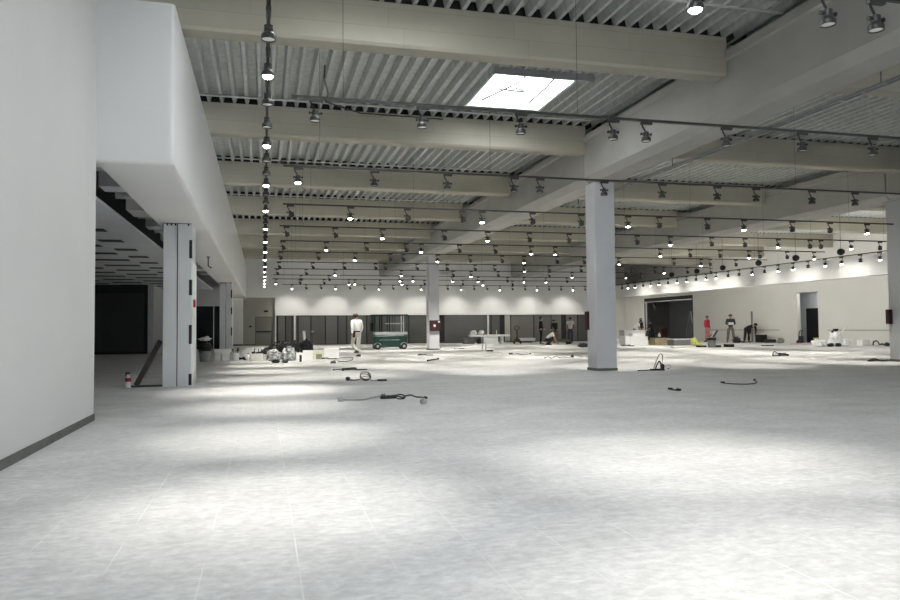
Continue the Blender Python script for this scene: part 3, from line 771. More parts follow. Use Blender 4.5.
person('person with a white back and black trousers crouching on the floor', (17.50, 43.25), D(80), 1.75, 'wshirt', 'blackcloth', sleeve='short',
       pelvis=(0, .12, .34), lean=D(42), neck=D(10),
       arms={'L': ((-.25, -.32, .42), (-.15, -.50, .18)), 'R': ((.25, -.32, .42), (.15, -.50, .18))},
       legs={'L': ((-.16, -.30, .50), (-.14, .02, .09)), 'R': ((.16, -.28, .40), (.14, .08, .09))})
person('person in a dark jacket and khaki trousers bending behind the crouching worker', (20.61, 49.50), D(-60), 1.72, 'darkcloth', 'khaki', lean=D(16), neck=D(14),
       arms={'L': ((-.22, -.16, 1.12), (-.14, -.36, .95)), 'R': ((.22, -.16, 1.12), (.14, -.36, .92))})
person('person in a white T-shirt and slate jeans standing with back turned', (21.74, 49.49), D(150), 1.85, 'wshirt', 'jeans', sleeve='short', neck=D(14),
       arms={'L': ((-.25, -.02, 1.14), (-.13, -.22, 1.08)), 'R': ((.25, .0, 1.14), (.24, -.12, .92))})
person('person in a white shirt leaning over the white foam stack', (25.9, 47.6), D(60), 1.72, 'wshirt', 'darkcloth', sleeve='short', lean=D(34), neck=D(5),
       arms={'L': ((-.22, -.34, 1.02), (-.14, -.52, .85)), 'R': ((.22, -.34, 1.02), (.14, -.52, .85))})
person('person in dark clothes standing left of the wide opening', (29.4, 53.0), D(20), 1.78, 'blackcloth', 'darkcloth')
person('person in charcoal beside the wide opening reaching forward', (30.0, 52.2), D(-80), 1.6, 'darkcloth', 'blackcloth', lean=D(20),
       arms={'L': ((-.22, -.2, 1.12), (-.18, -.45, 1.05)), 'R': ((.22, -.2, 1.12), (.18, -.45, 1.05))})
person('person in red and salmon clothes standing by the right wall', (30.42, 45.45), D(25), 1.85, 'redcloth', 'pinkcloth', hair='greyhair')
pf = person('person in a dark jacket and grey trousers reading a white sheet', (30.71, 43.20), D(-30), 1.9, 'darkcloth', 'greycloth', neck=D(12),
       arms={'L': ((-.24, .0, 1.14), (-.09, -.22, 1.13)), 'R': ((.24, .0, 1.14), (.09, -.22, 1.13))},
       legs={'L': ((-.14, -.02, .50), (-.19, .03, .09)), 'R': ((.14, -.02, .50), (.19, .03, .09))})
o = MB().obox((0, 0, 0), (.34, .012, .20), (D(-35), 0, 0)).build('paper_sheet', 'paper', smooth=False)
o.location = pf.matrix_basis @ Vector((0, -.33, 1.17)); o.rotation_euler = (0, 0, D(-30))
tag(o, 'white paper sheet held by the worker in the dark jacket', 'paper')
person('person in black bending down by the right wall', (31.6, 42.7), D(10), 1.78, 'blackcloth', 'blackcloth', lean=D(72), neck=D(-8),
       arms={'L': ((-.24, -.50, .78), (-.22, -.46, .52)), 'R': ((.24, -.50, .78), (.22, -.46, .52))},
       legs={'L': ((-.16, -.02, .50), (-.19, .03, .09)), 'R': ((.16, -.02, .50), (.19, .03, .09))})

# ------------------------------------------------------------------ scissor lift
L = empty('scissor_lift', 'dark green scissor lift with guard rails parked before the grey partition', 'scissor lift', (6.66, 39.4, 0))
MB().cbox(-.90, .90, -.38, .38, .13, .70, .03).build('chassis', 'green', L, smooth=False)
MB().box(-.62, .50, -.388, -.38, .50, .53).build('side_label', 'greenlt', L, smooth=False)
MB().box(.1, .45, -.392, -.388, .508, .526).build('bright_label', 'steel', L, smooth=False)
for x in (-.72, .72):
    for y in (-.40, .34):
        w = MB().cyl((x, y-.06, .17), (x, y+.06, .17), .17, n=20).build('wheel', 'rubber', L)
        MB().cyl((x, y-.07, .17), (x, y+.07, .17), .08, n=14).build('wheel_hub', 'greytub', w)
        MB().tube([(x+.2*math.cos(t), y-.05, .17+.2*math.sin(t)) for t in [k*PI/8 for k in range(1, 8)]], .014).build('mudguard', 'steel', L)
st = MB()
for i in range(3):
    for y in (-.3, .3):
        st.obox((0, y, .73+i*.03), (1.5, .03, .035), (0, D(2 if i % 2 else -2), 0))
st.build('scissor_arms', 'steel', L, smooth=False)
MB().cbox(-.86, .92, -.38, .38, .80, .95, .01).build('platform', 'steel', L, smooth=False)
for y in (-.36, .36):
    MB().tube([(-1.02, y, 1.86), (.96, y, 1.86)], .04).build('top_rail', 'green', L)
    MB().tube([(-.2, y, 1.4), (.70, y, 1.4)], .024).build('mid_rail', 'steel', L)
    for x, m, r in ((-.86, 'green', .04), (-.48, 'black', .04), (-.06, 'green', .03), (.24, 'green', .02), (.72, 'white', .03), (.90, 'green', .03)):
        MB().cyl((x, y, .95), (x, y, 1.86), r, n=8).build('rail_post', m, L)
for x in (-.86, .92): MB().tube([(x, -.36, 1.84), (x, .36, 1.84)], .024).build('end_rail', 'green', L)
MB().cbox(-1.06, -.90, -.2, .2, 1.0, 1.45, .02).build('control_box', 'blackcloth', L, smooth=False)
MB().tube([(-.98, 0, 1.4), (-1.0, 0, 1.7), (-.98, 0, 1.84)], .02).build('control_cable', 'black', L)

# ------------------------------------------------------------------ pallet truck, seen from its handle end
L = empty('pallet_truck', 'rusty brown pallet truck with upright handle by the foam boards', 'pallet truck', (16.94, 47.56), D(8))
MB().cyl((0, 0, .3), (0, .04, .95), .05, .04, n=10).build('handle_shaft', 'black', L)
MB().tube([(-.05, .04, .95), (-.17, .05, 1.02), (-.17, .05, 1.16), (-.08, .05, 1.22), (.08, .05, 1.22), (.17, .05, 1.16), (.17, .05, 1.02), (.05, .04, .95)], .03).build('handle_loop', 'rubber', L)
MB().lathe((0, 0, .12), [(.12, 0), (.11, .16), (.07, .34), (.06, .36)], n=12).build('pump', 'brown', L)
for s in (-1, 1):
    MB().obox((s*.19, .55, .14), (.15, 1.1, .06)).build('fork', 'brown', L, smooth=False)
    MB().obox((s*.2, 0, .2), (.06, .12, .34), (0, D(-s*30), 0)).build('brace', 'brown', L, smooth=False)
    MB().cyl((s*.24-.03, -.02, .09), (s*.24+.03, -.02, .09), .09, n=14).build('wheel', 'rubber', L)

# ------------------------------------------------------------------ small-thing builders
def carton(loc, size, label, m='white', rz=0, name='carton', tape=True, group=None):
    o = empty(name, label, 'box', loc, rz, group); x, y, z = size[0]/2, size[1]/2, size[2]
    MB().cbox(-x, x, -y, y, 0, z, min(.012, z*.2)).build('box_body', m, o, smooth=False)
    f = MB()
    f.box(-x+.01, x-.01, -y+.015, -.006, z, z+.006).box(-x+.01, x-.01, .006, y-.015, z, z+.006)
    f.build('flap', m, o, smooth=False)
    if tape: MB().box(-x-.002, x+.002, -.03, .03, z+.0065, z+.009).box(-x-.004, -x, -.03, .03, z*.6, z+.009).build('tape', 'card', o, smooth=False)
    return o
def board(loc, size, label, m='foam', rz=0, name='foam_board', z=0, cat='board', group=None, n=1):
    x, y, h = size
    b = MB()
    for i in range(n):
        hh = h/n; dx = .015*math.sin(i*2.3); dy = .02*math.cos(i*1.7)
        b.cbox(-x/2+dx, x/2+dx, -y/2+dy, y/2+dy, i*hh, (i+1)*hh-.004*(n > 1), min(.008, hh*.25))
    o = b.build(name, m, smooth=False); o.location = (loc[0], loc[1], z); o.rotation_euler = (0, 0, rz)
    return tag(o, label, cat, group)
def bucket(loc, r, h, label, m='whitetub', name='bucket', lid=False):
    o = empty(name, label, 'bucket', loc)
    b = MB().lathe((0, 0, 0), [(r*.8, 0), (r*.82, .01), (r*.97, h*.9), (r*1.04, h*.9), (r*1.04, h), (r*.95, h), (r*.78, .03), (.01, .03)], n=20, cap1=False)
    b.build('tub', m, o)
    MB().tube([(r*1.04*math.cos(t), -r*.25*math.sin(t)-.02, h*.93-r*.9*math.sin(t)) for t in [k*PI/10 for k in range(11)]], .006).build('handle', 'steel', o)
    if lid: MB().lathe((0, 0, h), [(r*1.06, 0), (r*1.06, .025), (r*.98, .03)], n=20).build('lid', m, o)
    return o
def bag(loc, rad, label, m='blackbag', seed=1, z=0, name='plastic_bag', neck=True, amp=.4):
    o = empty(name, label, 'bag', (loc[0], loc[1], z))
    MB().blob((0, 0, rad[2]*.82), rad, seed, amp, 3.2, seg=22, ring=14).build('sack', m, o)
    if neck: MB().lathe((.02, 0, rad[2]*1.72), [(rad[0]*.25, -.05), (rad[0]*.13, .02), (rad[0]*.28, rad[2]*.3), (rad[0]*.2, rad[2]*.34)], n=9).build('tied_neck', m, o)
    return o
def smooth_path(pts, n=8):
    P = [Vector(p) for p in pts]; out = []
    for i in range(len(P)-1):
        p0, p1, p2, p3 = P[max(i-1, 0)], P[i], P[i+1], P[min(i+2, len(P)-1)]
        for k in range(n):
            t = k/n
            out.append(.5*((2*p1)+(p2-p0)*t+(2*p0-5*p1+4*p2-p3)*t*t+(3*p1-p0-3*p2+p3)*t**3))
    return out+[P[-1]]
def cord(pts, r, label, m='rubber', name='cable', ends=True, z=None, cat='cable'):
    """a cable lying on the floor along floor points"""
    z = r if z is None else z
    o = empty(name, label, cat, (pts[0][0], pts[0][1], 0))
    P = [(p[0]-pts[0][0], p[1]-pts[0][1], (p[2] if len(p) > 2 else 0)+z) for p in pts]
    S = smooth_path(P)
    MB().tube(S, r).build('cable_run', m, o)
    if ends:
        for a, c in ((S[0], S[2]), (S[-1], S[-3])):
            d = (Vector(a)-Vector(c)).normalized(); d.z = 0; a = Vector((a[0], a[1], max(r+.012, a[2])))
            MB().cyl(a, a+d*.09, r+.012, r+.006, n=10).build('plug', m, o)
    return o
def coil(loc, R, r, turns, label, m='rubber', name='cable_coil', tilt=0, cat='cable', rz=0):
    o = empty(name, label, cat, loc, rz)
    pts = []
    for k in range(int(turns*20)+1):
        t = k*2*PI/20; q = 1+.16*math.sin(t*.37+1)+.10*math.sin(t*1.3)
        x, y = R*q*math.cos(t), R*q*math.sin(t); z = r+k*r*.5/20+r*(1+math.sin(t*1.7))*.5
        if tilt: y, z = y*math.cos(tilt), r+(y+R*1.25)*math.sin(tilt)*(1+.3*math.sin(t*.6))
        pts.append((x, y, max(r, z)))
    MB().tube(pts, r).build('coils', m, o)
    MB().tube(smooth_path([(R, 0, r), (R+.15, -.05, r), (R+.32, .06, r)]), r).build('loose_end', m, o)
    return o

# ------------------------------------------------------------------ left foreground bits by the column
o = MB().obox((0, 0, 0), (.10, .06, 1.02)).build('plank', 'darkwood', smooth=False, bevel=.004)
o.location = (-2.30, 16.08, .478); o.rotation_euler = (0, D(27), 0)
tag(o, 'dark plank leaning diagonally against the near left column', 'plank')
o = MB().box(-.32, .32, -.05, .05, 0, .035).build('floor_batten', 'darkwood', smooth=False, bevel=.004); o.location = (-2.32, 15.9, 0)
tag(o, 'dark batten lying on the floor at the foot of the near left column', 'batten')
sb = empty('spray_bottle', 'small white spray bottle with a red band and black head near the left wall corner', 'bottle', (-2.64, 15.83))
MB().lathe((0, 0, 0), [(.05, 0), (.055, .01), (.055, .14), (.05, .2), (.025, .24), (.022, .27)], n=14).build('bottle_body', 'whitetub', sb)
MB().lathe((0, 0, .12), [(.0565, 0), (.0575, .005), (.056, .075)], n=14, cap0=False, cap1=False).build('red_band', 'red', sb)
MB().box(-.05, .03, -.018, .018, .27, .31).obox((-.04, 0, .25), (.012, .02, .06), (0, D(25), 0)).build('trigger_head', 'black', sb, smooth=False)

# ------------------------------------------------------------------ heap of things on the floor at the left
t = bucket((-2.05, 27.70), .225, .38, 'grey plastic tub with a black bag, just right of the near left column', 'greytub', 'plastic_tub')
p = (-2.05, 27.70)
bag(p, (.23, .22, .24), 'black bag stuffed in the grey tub by the near left column', 'blackbag', 3, z=.28)
b = MB(); b.blob((0, 0, .06), (.2, .15, .07), 5, .8, 3.5)
b.blob((.06, 0, .11), (.08, .06, .06), 6, .6, 3, flat=False); o = b.build('white_rag', 'wshirt'); o.location = (p[0], p[1], .745)
tag(o, 'crumpled white rag lying on the black bag in the grey tub', 'rag')
p = (-1.65, 28.38); carton(p, (.18, .3, .26), 'small white carton left under the white slab', 'white')
p = (-1.36, 28.42); carton(p, (.26, .3, .28), 'small white carton right under the white slab', 'white')
p = (-1.50, 28.67); board((p[0]+.01, p[1]), (.62, .34, .13), 'thick white slab lying across two small cartons', 'foam', z=.29)
p = (-1.01, 28.08); bucket(p, .15, .28, 'white bucket with tools in it right of the white slab')
tl = MB().cyl((0, 0, 0), (.02, 0, .28), .02, n=8).cyl((.02, 0, .28), (.03, 0, .42), .05, .02, n=10); o = tl.build('brush', 'black'); o.location = (p[0]+.06, p[1], .06)
tag(o, 'black handled brush standing in the white bucket', 'brush')
tl = MB().cyl((0, 0, 0), (-.05, 0, .34), .016, n=8).box(-.09, -.02, -.02, .02, .33, .37); o = tl.build('hammer', 'darkwood'); o.location = (p[0]-.05, p[1], .06)
tag(o, 'dark hammer standing in the white bucket', 'hammer')
coil((-0.81, 28.35), .10, .028, 3.2, 'black cable coil beside the white bucket')
p = (-0.54, 27.35); o = empty('canister', 'small white canister with a black cap left of the pale crate', 'canister', p)
MB().lathe((0, 0, 0), [(.065, 0), (.07, .01), (.07, .2), (.03, .25)], n=14).build('can_body', 'whitetub', o); MB().cyl((0, 0, .25), (0, 0, .29), .032, n=12).build('cap', 'black', o)
p = (-0.24, 27.38); carton(p, (.46, .36, .26), 'pale grey crate with tools piled on top in the left heap', 'card', name='crate')
for k, (dx, dz, s) in enumerate(((-.12, 0, .07), (.04, 0, .06), (.16, 0, .05))):
    q = MB(); q.obox((0, 0, s*.55), (.14, .1, s), (0, 0, .3*k)); q.cyl((.02, 0, s), (.05-.03*k, 0, s+.12), .018, n=8)
    o = q.build('power_tool', 'blackcloth', smooth=False, bevel=.008); o.location = (p[0]+dx, p[1]-.02, .268)
    tag(o, ['dark power tool lying left on the pale crate', 'dark power tool lying in the middle of the pale crate', 'dark power tool lying right on the pale crate'][k], 'tool')
bucket((0.05, 27.24), .085, .24, 'small white bucket between the pale crate and the plastic bags')
bag((0.36, 27.11), (.25, .26, .23), 'cloudy grey plastic bag, left of the two big bags in the heap', 'clearbag', 11, amp=.5)
bag((0.89, 27.20), (.27, .26, .26), 'cloudy grey plastic bag, right of the two big bags in the heap', 'clearbag', 14, amp=.5)
bag((0.40, 25.48), (.13, .06, .07), 'black plastic bag before the left cloudy bag', 'blackbag', 21, neck=False)
bag((0.09, 31.14), (.24, .2, .19), 'black plastic bag behind the small white bucket', 'blackbag', 23)
bag((0.70, 25.42), (.10, .05, .05), 'small black bag between the two cloudy bags', 'blackbag', 24, neck=False)
carton((1.26, 27.04), (.24, .3, .28), 'small white box with a dark gap beside the right cloudy bag', 'white')
o = MB().cbox(-.04, .04, -.03, .03, 0, .24, .01).build('battery_pack', 'black', smooth=False); o.location = (*(1.25, 26.04), 0); tag(o, 'small upright dark battery pack before the little white box', 'battery')
carton((1.55, 27.08), (.34, .34, .36), 'white carton under the standing dark rolls', 'white')
carton((1.96, 27.89), (.46, .34, .34), 'pale yellow carton with an olive panel at the right of the heap', 'paleyel')
o = MB().box(-.11, .11, -.02, 0, .03, .22).build('sample_board', 'olive', smooth=False); p = (1.97, 27.24); o.location = (*p, 0); tag(o, 'small olive board leaning on the pale yellow carton', 'board')
carton((2.68, 30.33), (.62, .4, .34), 'big white wrapped carton right of the pale yellow carton', 'foam', tape=False)
coil((2.23, 27.67), .11, .02, 2.5, 'flat dark cable coil before the white wrapped carton')
# second row, farther back
for k, (px, seed, rad) in enumerate((((0.38, 35.34), 31, (.30, .26, .20)), ((0.87, 34.79), 33, (.30, .26, .30)), ((1.43, 35.68), 35, (.30, .26, .30)), ((1.91, 34.25), 37, (.32, .28, .34)))):
    bag(px, rad, ['black bag behind the left cloudy bag', 'black bag behind the gap of the cloudy bags', 'black bag behind the right cloudy bag', 'black bag at the foot of the standing rolls'][k], 'blackbag', seed)
for k, (px, h, tilt) in enumerate((((1.86, 37.02), .98, D(7)), ((1.99, 36.63), 1.0, D(-4)), ((2.29, 36.79), .98, D(3)))):
    o = empty('carpet_roll', ['dark roll standing left in the heap', 'dark roll standing in the middle of the heap', 'dark roll standing right in the heap'][k], 'roll', px)
    q = MB().cyl((0, 0, 0), (math.sin(tilt)*h, 0, h), .075, n=14).build('roll', 'darkcloth' if k != 1 else 'greytub', o)
    MB().cyl((math.sin(tilt)*h*.99, 0, h*.985), (math.sin(tilt)*h*1.06, 0, h*1.06), .05, .09, n=12).build('frayed_end', 'clearbag', o)
for k, (px, w) in enumerate((((0.63, 36.87), .3), ((1.19, 36.41), .34))):
    q = MB(); q.obox((0, 0, .5+.05*k), (w, .06, .05), (0, D(-25+50*k), 0)); q.obox((.1, 0, .42), (.06, .06, .3), (0, D(20), 0))
    q.box(-.12, .12, -.12, .12, .0, .38)
    o = q.build('tool_stand', 'darkcloth', smooth=False, bevel=.01); o.location = (px[0], px[1]+.5, 0); tag(o, ['dark tool stand behind the left black bags', 'dark tool stand behind the right black bags'][k], 'tool stand')

# ------------------------------------------------------------------ cables lying on the open floor
cord([(2.15, 24.33), (2.45, 26.14), (2.58, 25.27), (2.93, 25.68), (3.35, 28.30), (3.10, 28.83), (2.65, 27.84)], .013, 'thin dark cable looping on the floor near the walking man', z=.016)
o = MB().cbox(-.09, .09, -.05, .05, 0, .07, .015).build('socket_box', 'black', smooth=False); o.location = (*(2.25, 24.50), 0); tag(o, 'black socket box at the cable near the walking man', 'socket')
cord([(1.87, 20.23), (2.05, 20.62), (2.09, 19.99)], .011, 'short thin dark cable left of a small black coil')
coil((2.29, 20.16), .17, .016, 3.5, 'small black cable coil, second of the coils before the walking man')
o = MB().lathe((0, 0, 0), [(.03, 0), (.055, .04), (.045, .075), (.02, .085)], n=12).build('cable_reel', 'black'); o.location = (*(1.80, 16.20), 0); tag(o, 'small black ball shaped reel left of the grey coil', 'reel')
coil((2.16, 15.93), .105, .008, 4, 'grey wire coil between the black reel and the black bar', tilt=D(38))
cord([(1.85, 16.24), (1.95, 16.14), (2.08, 16.29)], .012, 'thin dark cord joining the black reel to the grey coil', ends=False)
o = MB().cbox(-.105, .105, -.035, .035, 0, .04, .01).build('power_strip', 'black', smooth=False); o.location = (*(2.50, 15.80), 0); tag(o, 'flat black bar lying right of the grey coil', 'power strip')
# extension lead in the middle
cord([(1.23, 11.77), (1.37, 11.71), (1.55, 11.68), (1.73, 11.98), (1.93, 12.21)], .013, 'grey extension lead running left from the black power block', m='greytub')
o = MB().cbox(-.035, .035, -.03, .03, 0, .05, .01).build('plug_block', 'greytub', smooth=False); o.location = (*(1.17, 11.60), 0); tag(o, 'grey plug block at the left end of the extension lead', 'plug')
o = empty('power_block', 'long black power block lying on the extension lead', 'power strip', (1.97, 11.83), D(8))
MB().cbox(-.13, .13, -.045, .045, 0, .05, .012).build('block_body', 'black', o, smooth=False)
for x in (-.08, 0, .08): MB().cyl((x, 0, .05), (x, 0, .054), .025, n=12).build('socket', 'rubber', o)
cord([(2.13, 12.06), (2.25, 12.40), (2.30, 12.19), (2.21, 11.68), (2.10, 11.66), (2.16, 12.15), (2.21, 11.85), (2.33, 12.14), (2.43, 12.20), (2.44, 11.85), (2.52, 11.78), (2.54, 11.60)], .011, 'thin black lead curling right from the power block')
o = MB().blob((0, 0, .045), (.05, .05, .05), 3, .3).build('round_plug', 'greytub'); o.location = (*(2.33, 10.79), 0); tag(o, 'small grey plug head below the right end of the black lead', 'plug')
coil((6.37, 29.66), .16, .018, 2, 'small flat grey cable ring near the far column')
cord([(5.44, 24.37), (5.69, 24.99), (5.86, 25.25), (6.10, 25.67)], .020, 'short black hose piece on the floor before the far column', z=.022)
cord([(9.88, 37.63), (10.27, 38.23), (10.27, 37.41)], .016, 'short dark cable right of the far column')
cord([(10.20, 29.31), (10.50, 29.54), (10.42, 28.57), (10.92, 29.07)], .012, 'thin dark cable before the pallet truck')
o = MB().cbox(-.08, .08, -.05, .05, 0, .06, .015).build('cable_drum', 'black', smooth=False); o.location = (*(10.11, 29.23), 0); tag(o, 'small black block at the end of the thin cable before the pallet truck', 'block')
cord([(9.95, 24.95), (10.59, 26.23), (10.11, 24.69), (11.01, 26.45), (10.57, 25.03), (10.84, 25.10), (11.15, 25.35)], .012, 'thin dark cable with loops left of the tall pale column')
o = MB().lathe((0, 0, 0), [(.04, 0), (.07, .05), (.05, .10)], n=12).build('floor_socket', 'black'); o.location = (*(11.12, 25.16), 0); tag(o, 'small dark knob at the right end of the looped cable', 'knob')
# upright hose stand by the foam boards
o = empty('bent_hose', 'thin bent hose standing up before the white foam boards', 'hose', (10.23, 33.46))
MB().tube(smooth_path([(-.1, 0, .02), (-.08, 0, .25), (.0, 0, .42), (.1, 0, .32), (.08, 0, .1), (.1, 0, .03)]), .02).build('hose', 'greytub', o)
MB().cbox(.12, .45, -.08, .08, 0, .06, .02).build('base_block', 'black', o, smooth=False)
# A-shaped bent pipe tool right of the column
o = empty('pipe_tool', 'A shaped bent pipe tool on a black base right of the tall pale column', 'tool', (9.78, 16.93))
MB().tube(smooth_path([(-.05, 0, .04), (.03, 0, .22), (.12, 0, .40), (.18, 0, .43), (.22, 0, .36), (.2, 0, .18), (.2, 0, .04)]), .014).build('bent_pipe', 'greytub', o)
MB().tube(smooth_path([(0, -.02, .05), (.06, -.02, .18), (.12, -.02, .24), (.17, -.02, .12), (.21, -.02, .04)]), .016).build('inner_pipe', 'black', o)
MB().cbox(-.12, .24, -.07, .07, 0, .05, .015).build('base_plate', 'black', o, smooth=False)
MB().cbox(.17, .25, -.05, .05, .05, .17, .02).build('motor', 'black', o, smooth=False)
MB().tube(smooth_path([(-.12, 0, .015), (-.24, .02, .012), (-.36, -.02, .012), (-.5, 0, .012)]), .012).build('cable_tail', 'black', o)
cord([(10.86, 18.32), (11.48, 19.10), (10.98, 18.15), (10.41, 17.34)], .012, 'thin pale wire bow right of the A shaped pipe tool', m='greytub')
cord([(8.82, 12.65), (8.87, 12.42), (9.04, 12.30), (9.29, 12.37), (9.60, 12.69), (9.80, 13.03)], .010, 'black cable with a hooked end on the open floor at right')
cord([(7.07, 11.68), (7.09, 11.54)], .012, 'very short dark cord left of the hooked cable')
# dark tool with cables farther right
p = (18.50, 22.96); o = empty('drill', 'dark tool tangled in cable on the floor before the right wall', 'tool', p, D(15))
MB().cyl((-.2, 0, .07), (.14, 0, .07), .06, .05, n=12).build('motor', 'black', o); MB().obox((.2, 0, .05), (.2, .06, .06), (0, D(10), 0)).build('handle', 'black', o, smooth=False)
MB().tube(smooth_path([(-.2, 0, .06), (-.34, .1, .18), (-.3, .2, .03), (0, .25, .02), (.3, .1, .02)]), .016).build('cable_tail', 'rubber', o)
p = (18.32, 18.43); o = empty('hose_bundle', 'dark hose bundle lying at the foot of the right edge column', 'hose', p)
for k in range(3): MB().tube(smooth_path([(-.34, .05*k, .03), (-.1, .04*k+.03, .04+.02*k), (.12, .05*k, .03), (.36, .02*k, .03)]), .025).build('hose', 'rubber', o)

# ------------------------------------------------------------------ foam boards in the middle distance
p = (15.48, 49.31)
board(p, (1.05, .7, .5), 'stack of white foam sheets carrying the long white board', 'foam', name='foam_stack', cat='foam stack', n=5)
board((p[0]-.05, p[1]-.1), (2.9, .6, .13), 'long white board laid across the foam stack', 'foam', z=.505)
carton((p[0]+.92, p[1]), (.22, .2, .48), 'narrow white carton propping the right end of the long white board', 'white')
carton((p[0]-1.4, p[1]+.5), (.75, .5, .42), 'dark grey box left of the foam sheet stack', 'greybox', name='tool_box', tape=False)
bag((p[0]-.80, p[1]-.05), (.17, .2, .20), 'black bag between the grey box and the foam sheet stack', 'blackbag', 41)
for k, dx in enumerate((-1.2, -.62)):
    b = MB(); b.blob((0, 0, .14), (.26-.04*k, .2, .16), 50+k, .6, 4); o = b.build('crumpled_film', 'foam'); o.location = (p[0]+dx, p[1]-.1, .64)
    tag(o, ['crumpled white film on the left end of the long board', 'crumpled white film near the middle of the long board'][k], 'film')
o = MB().cyl((0, 0, 0), (0, 0, .32), .03, n=8).build('white_tube', 'white'); o.location = (p[0]+.50, p[1]-.1, .64); tag(o, 'thin white tube standing on the long white board', 'tube')
p = (18.98, 50.71)
board((p[0], p[1]+.5), (1.15, .6, .22), 'low white slab right of the pallet truck', 'foam', n=2, z=.12)
tag_o = board((p[0]-.1, p[1]+.5), (.9, .5, .12), 'dark timber pallet under the low white slab', 'darkwood', name='pallet', cat='pallet')
# debris among the workers
p = (20.20, 47.45)
b = MB(); b.blob((0, 0, .13), (.55, .3, .14), 61, .6, 4, seg=26, ring=14); o = b.build('rubble_heap', 'olive'); o.location = (*p, 0); tag(o, 'low greenish heap of sacking among the workers', 'heap')
board((p[0]-.6, p[1]-.75), (.9, .5, .05), 'flat white board on the floor by the crouching worker', 'foam')
o = empty('floor_grinder', 'black tool on the floor at the feet of the worker in jeans', 'tool', (19.00, 43.48))
MB().cyl((-.2, 0, .1), (.16, 0, .1), .09, .07, n=12).build('motor', 'black', o); MB().obox((.1, 0, .22), (.3, .05, .05), (0, D(-30), 0)).build('handle', 'black', o, smooth=False)
bag((17.09, 37.21), (.32, .2, .13), 'flat black bag left of the tall pale column', 'blackbag', 66, neck=False)

# ------------------------------------------------------------------ pile right of the tall column
board((24.9, 46.1), (1.6, .8, .88), 'tall stack of white foam sheets before the leaning worker', 'foam', name='foam_stack', cat='foam stack', n=4, z=0)
p = (21.66, 39.91)
carton(p, (1.5, .7, .52), 'large white carton in the pile right of the tall column', 'foam', tape=False)
board((p[0]+.2, p[1]), (.8, .5, .2), 'white slab on the large white carton', 'foam', z=.527)
p2 = (23.26, 39.71)
board(p2, (.95, .7, .42), 'stack of pale yellow timber boards beside the white carton', 'wood', name='timber_stack', cat='timber stack', n=4)
board((p2[0]-.1, p2[1]), (1.1, .5, .04), 'dark sheet lying on the pale timber stack', 'darkwood', z=.43, name='sheet')
bt = empty('white_bottle', 'white upright bottle standing on the timber stack', 'bottle', (p2[0]+.0, p2[1], .475))
MB().lathe((0, 0, 0), [(.075, 0), (.08, .01), (.08, .16), (.04, .22), (.03, .24)], n=14).build('bottle_body', 'whitetub', bt); MB().cyl((0, 0, .24), (0, 0, .28), .035, n=10).build('cap', 'whitetub', bt)
p3 = (23.92, 38.42)
o = board(p3, (1.35, .7, .32), 'long slate grey box right of the timber stack', 'greybox', name='long_box', cat='box')
board((p3[0], p3[1]), (1.38, .74, .05), 'thin white board covering the slate grey box', 'foam', z=.325)
bag((24.06, 37.24), (.22, .2, .24), 'lime yellow sack at the right end of the slate grey box', 'lime', 71)
bag((23.79, 36.38), (.20, .16, .11), 'low lime yellow sack beside the broom bin', 'lime', 72, neck=False)
board((19.15, 35.95), (1.0, .4, .035), 'flat white board on the floor, left before the white carton', 'foam')
board((20.31, 35.24), (1.2, .4, .035), 'flat white board on the floor before the timber stack', 'foam')
board((21.30, 34.20), (1.0, .4, .05), 'flat grey white board on the floor before the slate box', 'card')
coil((20.00, 37.78), .22, .03, 2, 'flat dark cable coil before the large white carton')
bag((31.2, 54.6), (.4, .4, .5), 'black sack inside the left side of the wide opening', 'blackbag', 76)
carton((31.6, 53.4), (.5, .5, .95), 'dark red box standing before the wide opening', 'maroon', name='storage_box', tape=False)
# broom bin
o = empty('waste_bin', 'grey bin full of planks and tools before the right wall', 'bin', (23.01, 34.03))
MB().lathe((0, 0, 0), [(.16, 0), (.19, .03), (.225, .5), (.24, .5), (.24, .55), (.21, .55), (.17, .06), (.01, .06)], n=18, cap1=False).build('bin_body', 'greytub', o)
MB().lathe((0, 0, .36), [(.222, 0), (.232, .01), (.238, .17)], n=18, cap0=False, cap1=False).build('dark_band', 'rubber', o)
p = (23.01, 34.03)
def stick(a, c, w, label, m, name='plank', cat='plank'):
    d = Vector(c)-Vector(a); q = MB().obox((0, 0, 0), (w, .03, d.length)); o = q.build(name, m, smooth=False, bevel=.004)
    o.location = (Vector(a)+Vector(c))/2; o.rotation_euler = d.to_track_quat('Z', 'Y').to_euler(); return tag(o, label, cat)
stick((p[0]-.52, p[1]-.1, .28), (p[0]+.08, p[1], .72), .06, 'dark plank leaning through the grey bin', 'darkwood')
stick((p[0]-.12, p[1], .5), (p[0]+.2, p[1], .86), .10, 'white plank sticking out of the grey bin', 'white')
stick((p[0]+.05, p[1]+.05, .4), (p[0]+.40, p[1]+.05, .88), .12, 'black shovel blade sticking out of the grey bin', 'black', 'shovel', 'shovel')
board((p[0]-.50, p[1]+.15), (.44, .3, .1), 'flat black case left of the grey bin', 'black', name='tool_case', cat='case')
board((p[0]+.44, p[1]+.1), (.26, .3, .1), 'flat black case right of the grey bin', 'black', name='tool_case', cat='case')
board((23.97, 33.88), (.44, .3, .15), 'black tool case on the floor before the reading worker', 'black', name='tool_case', cat='case')
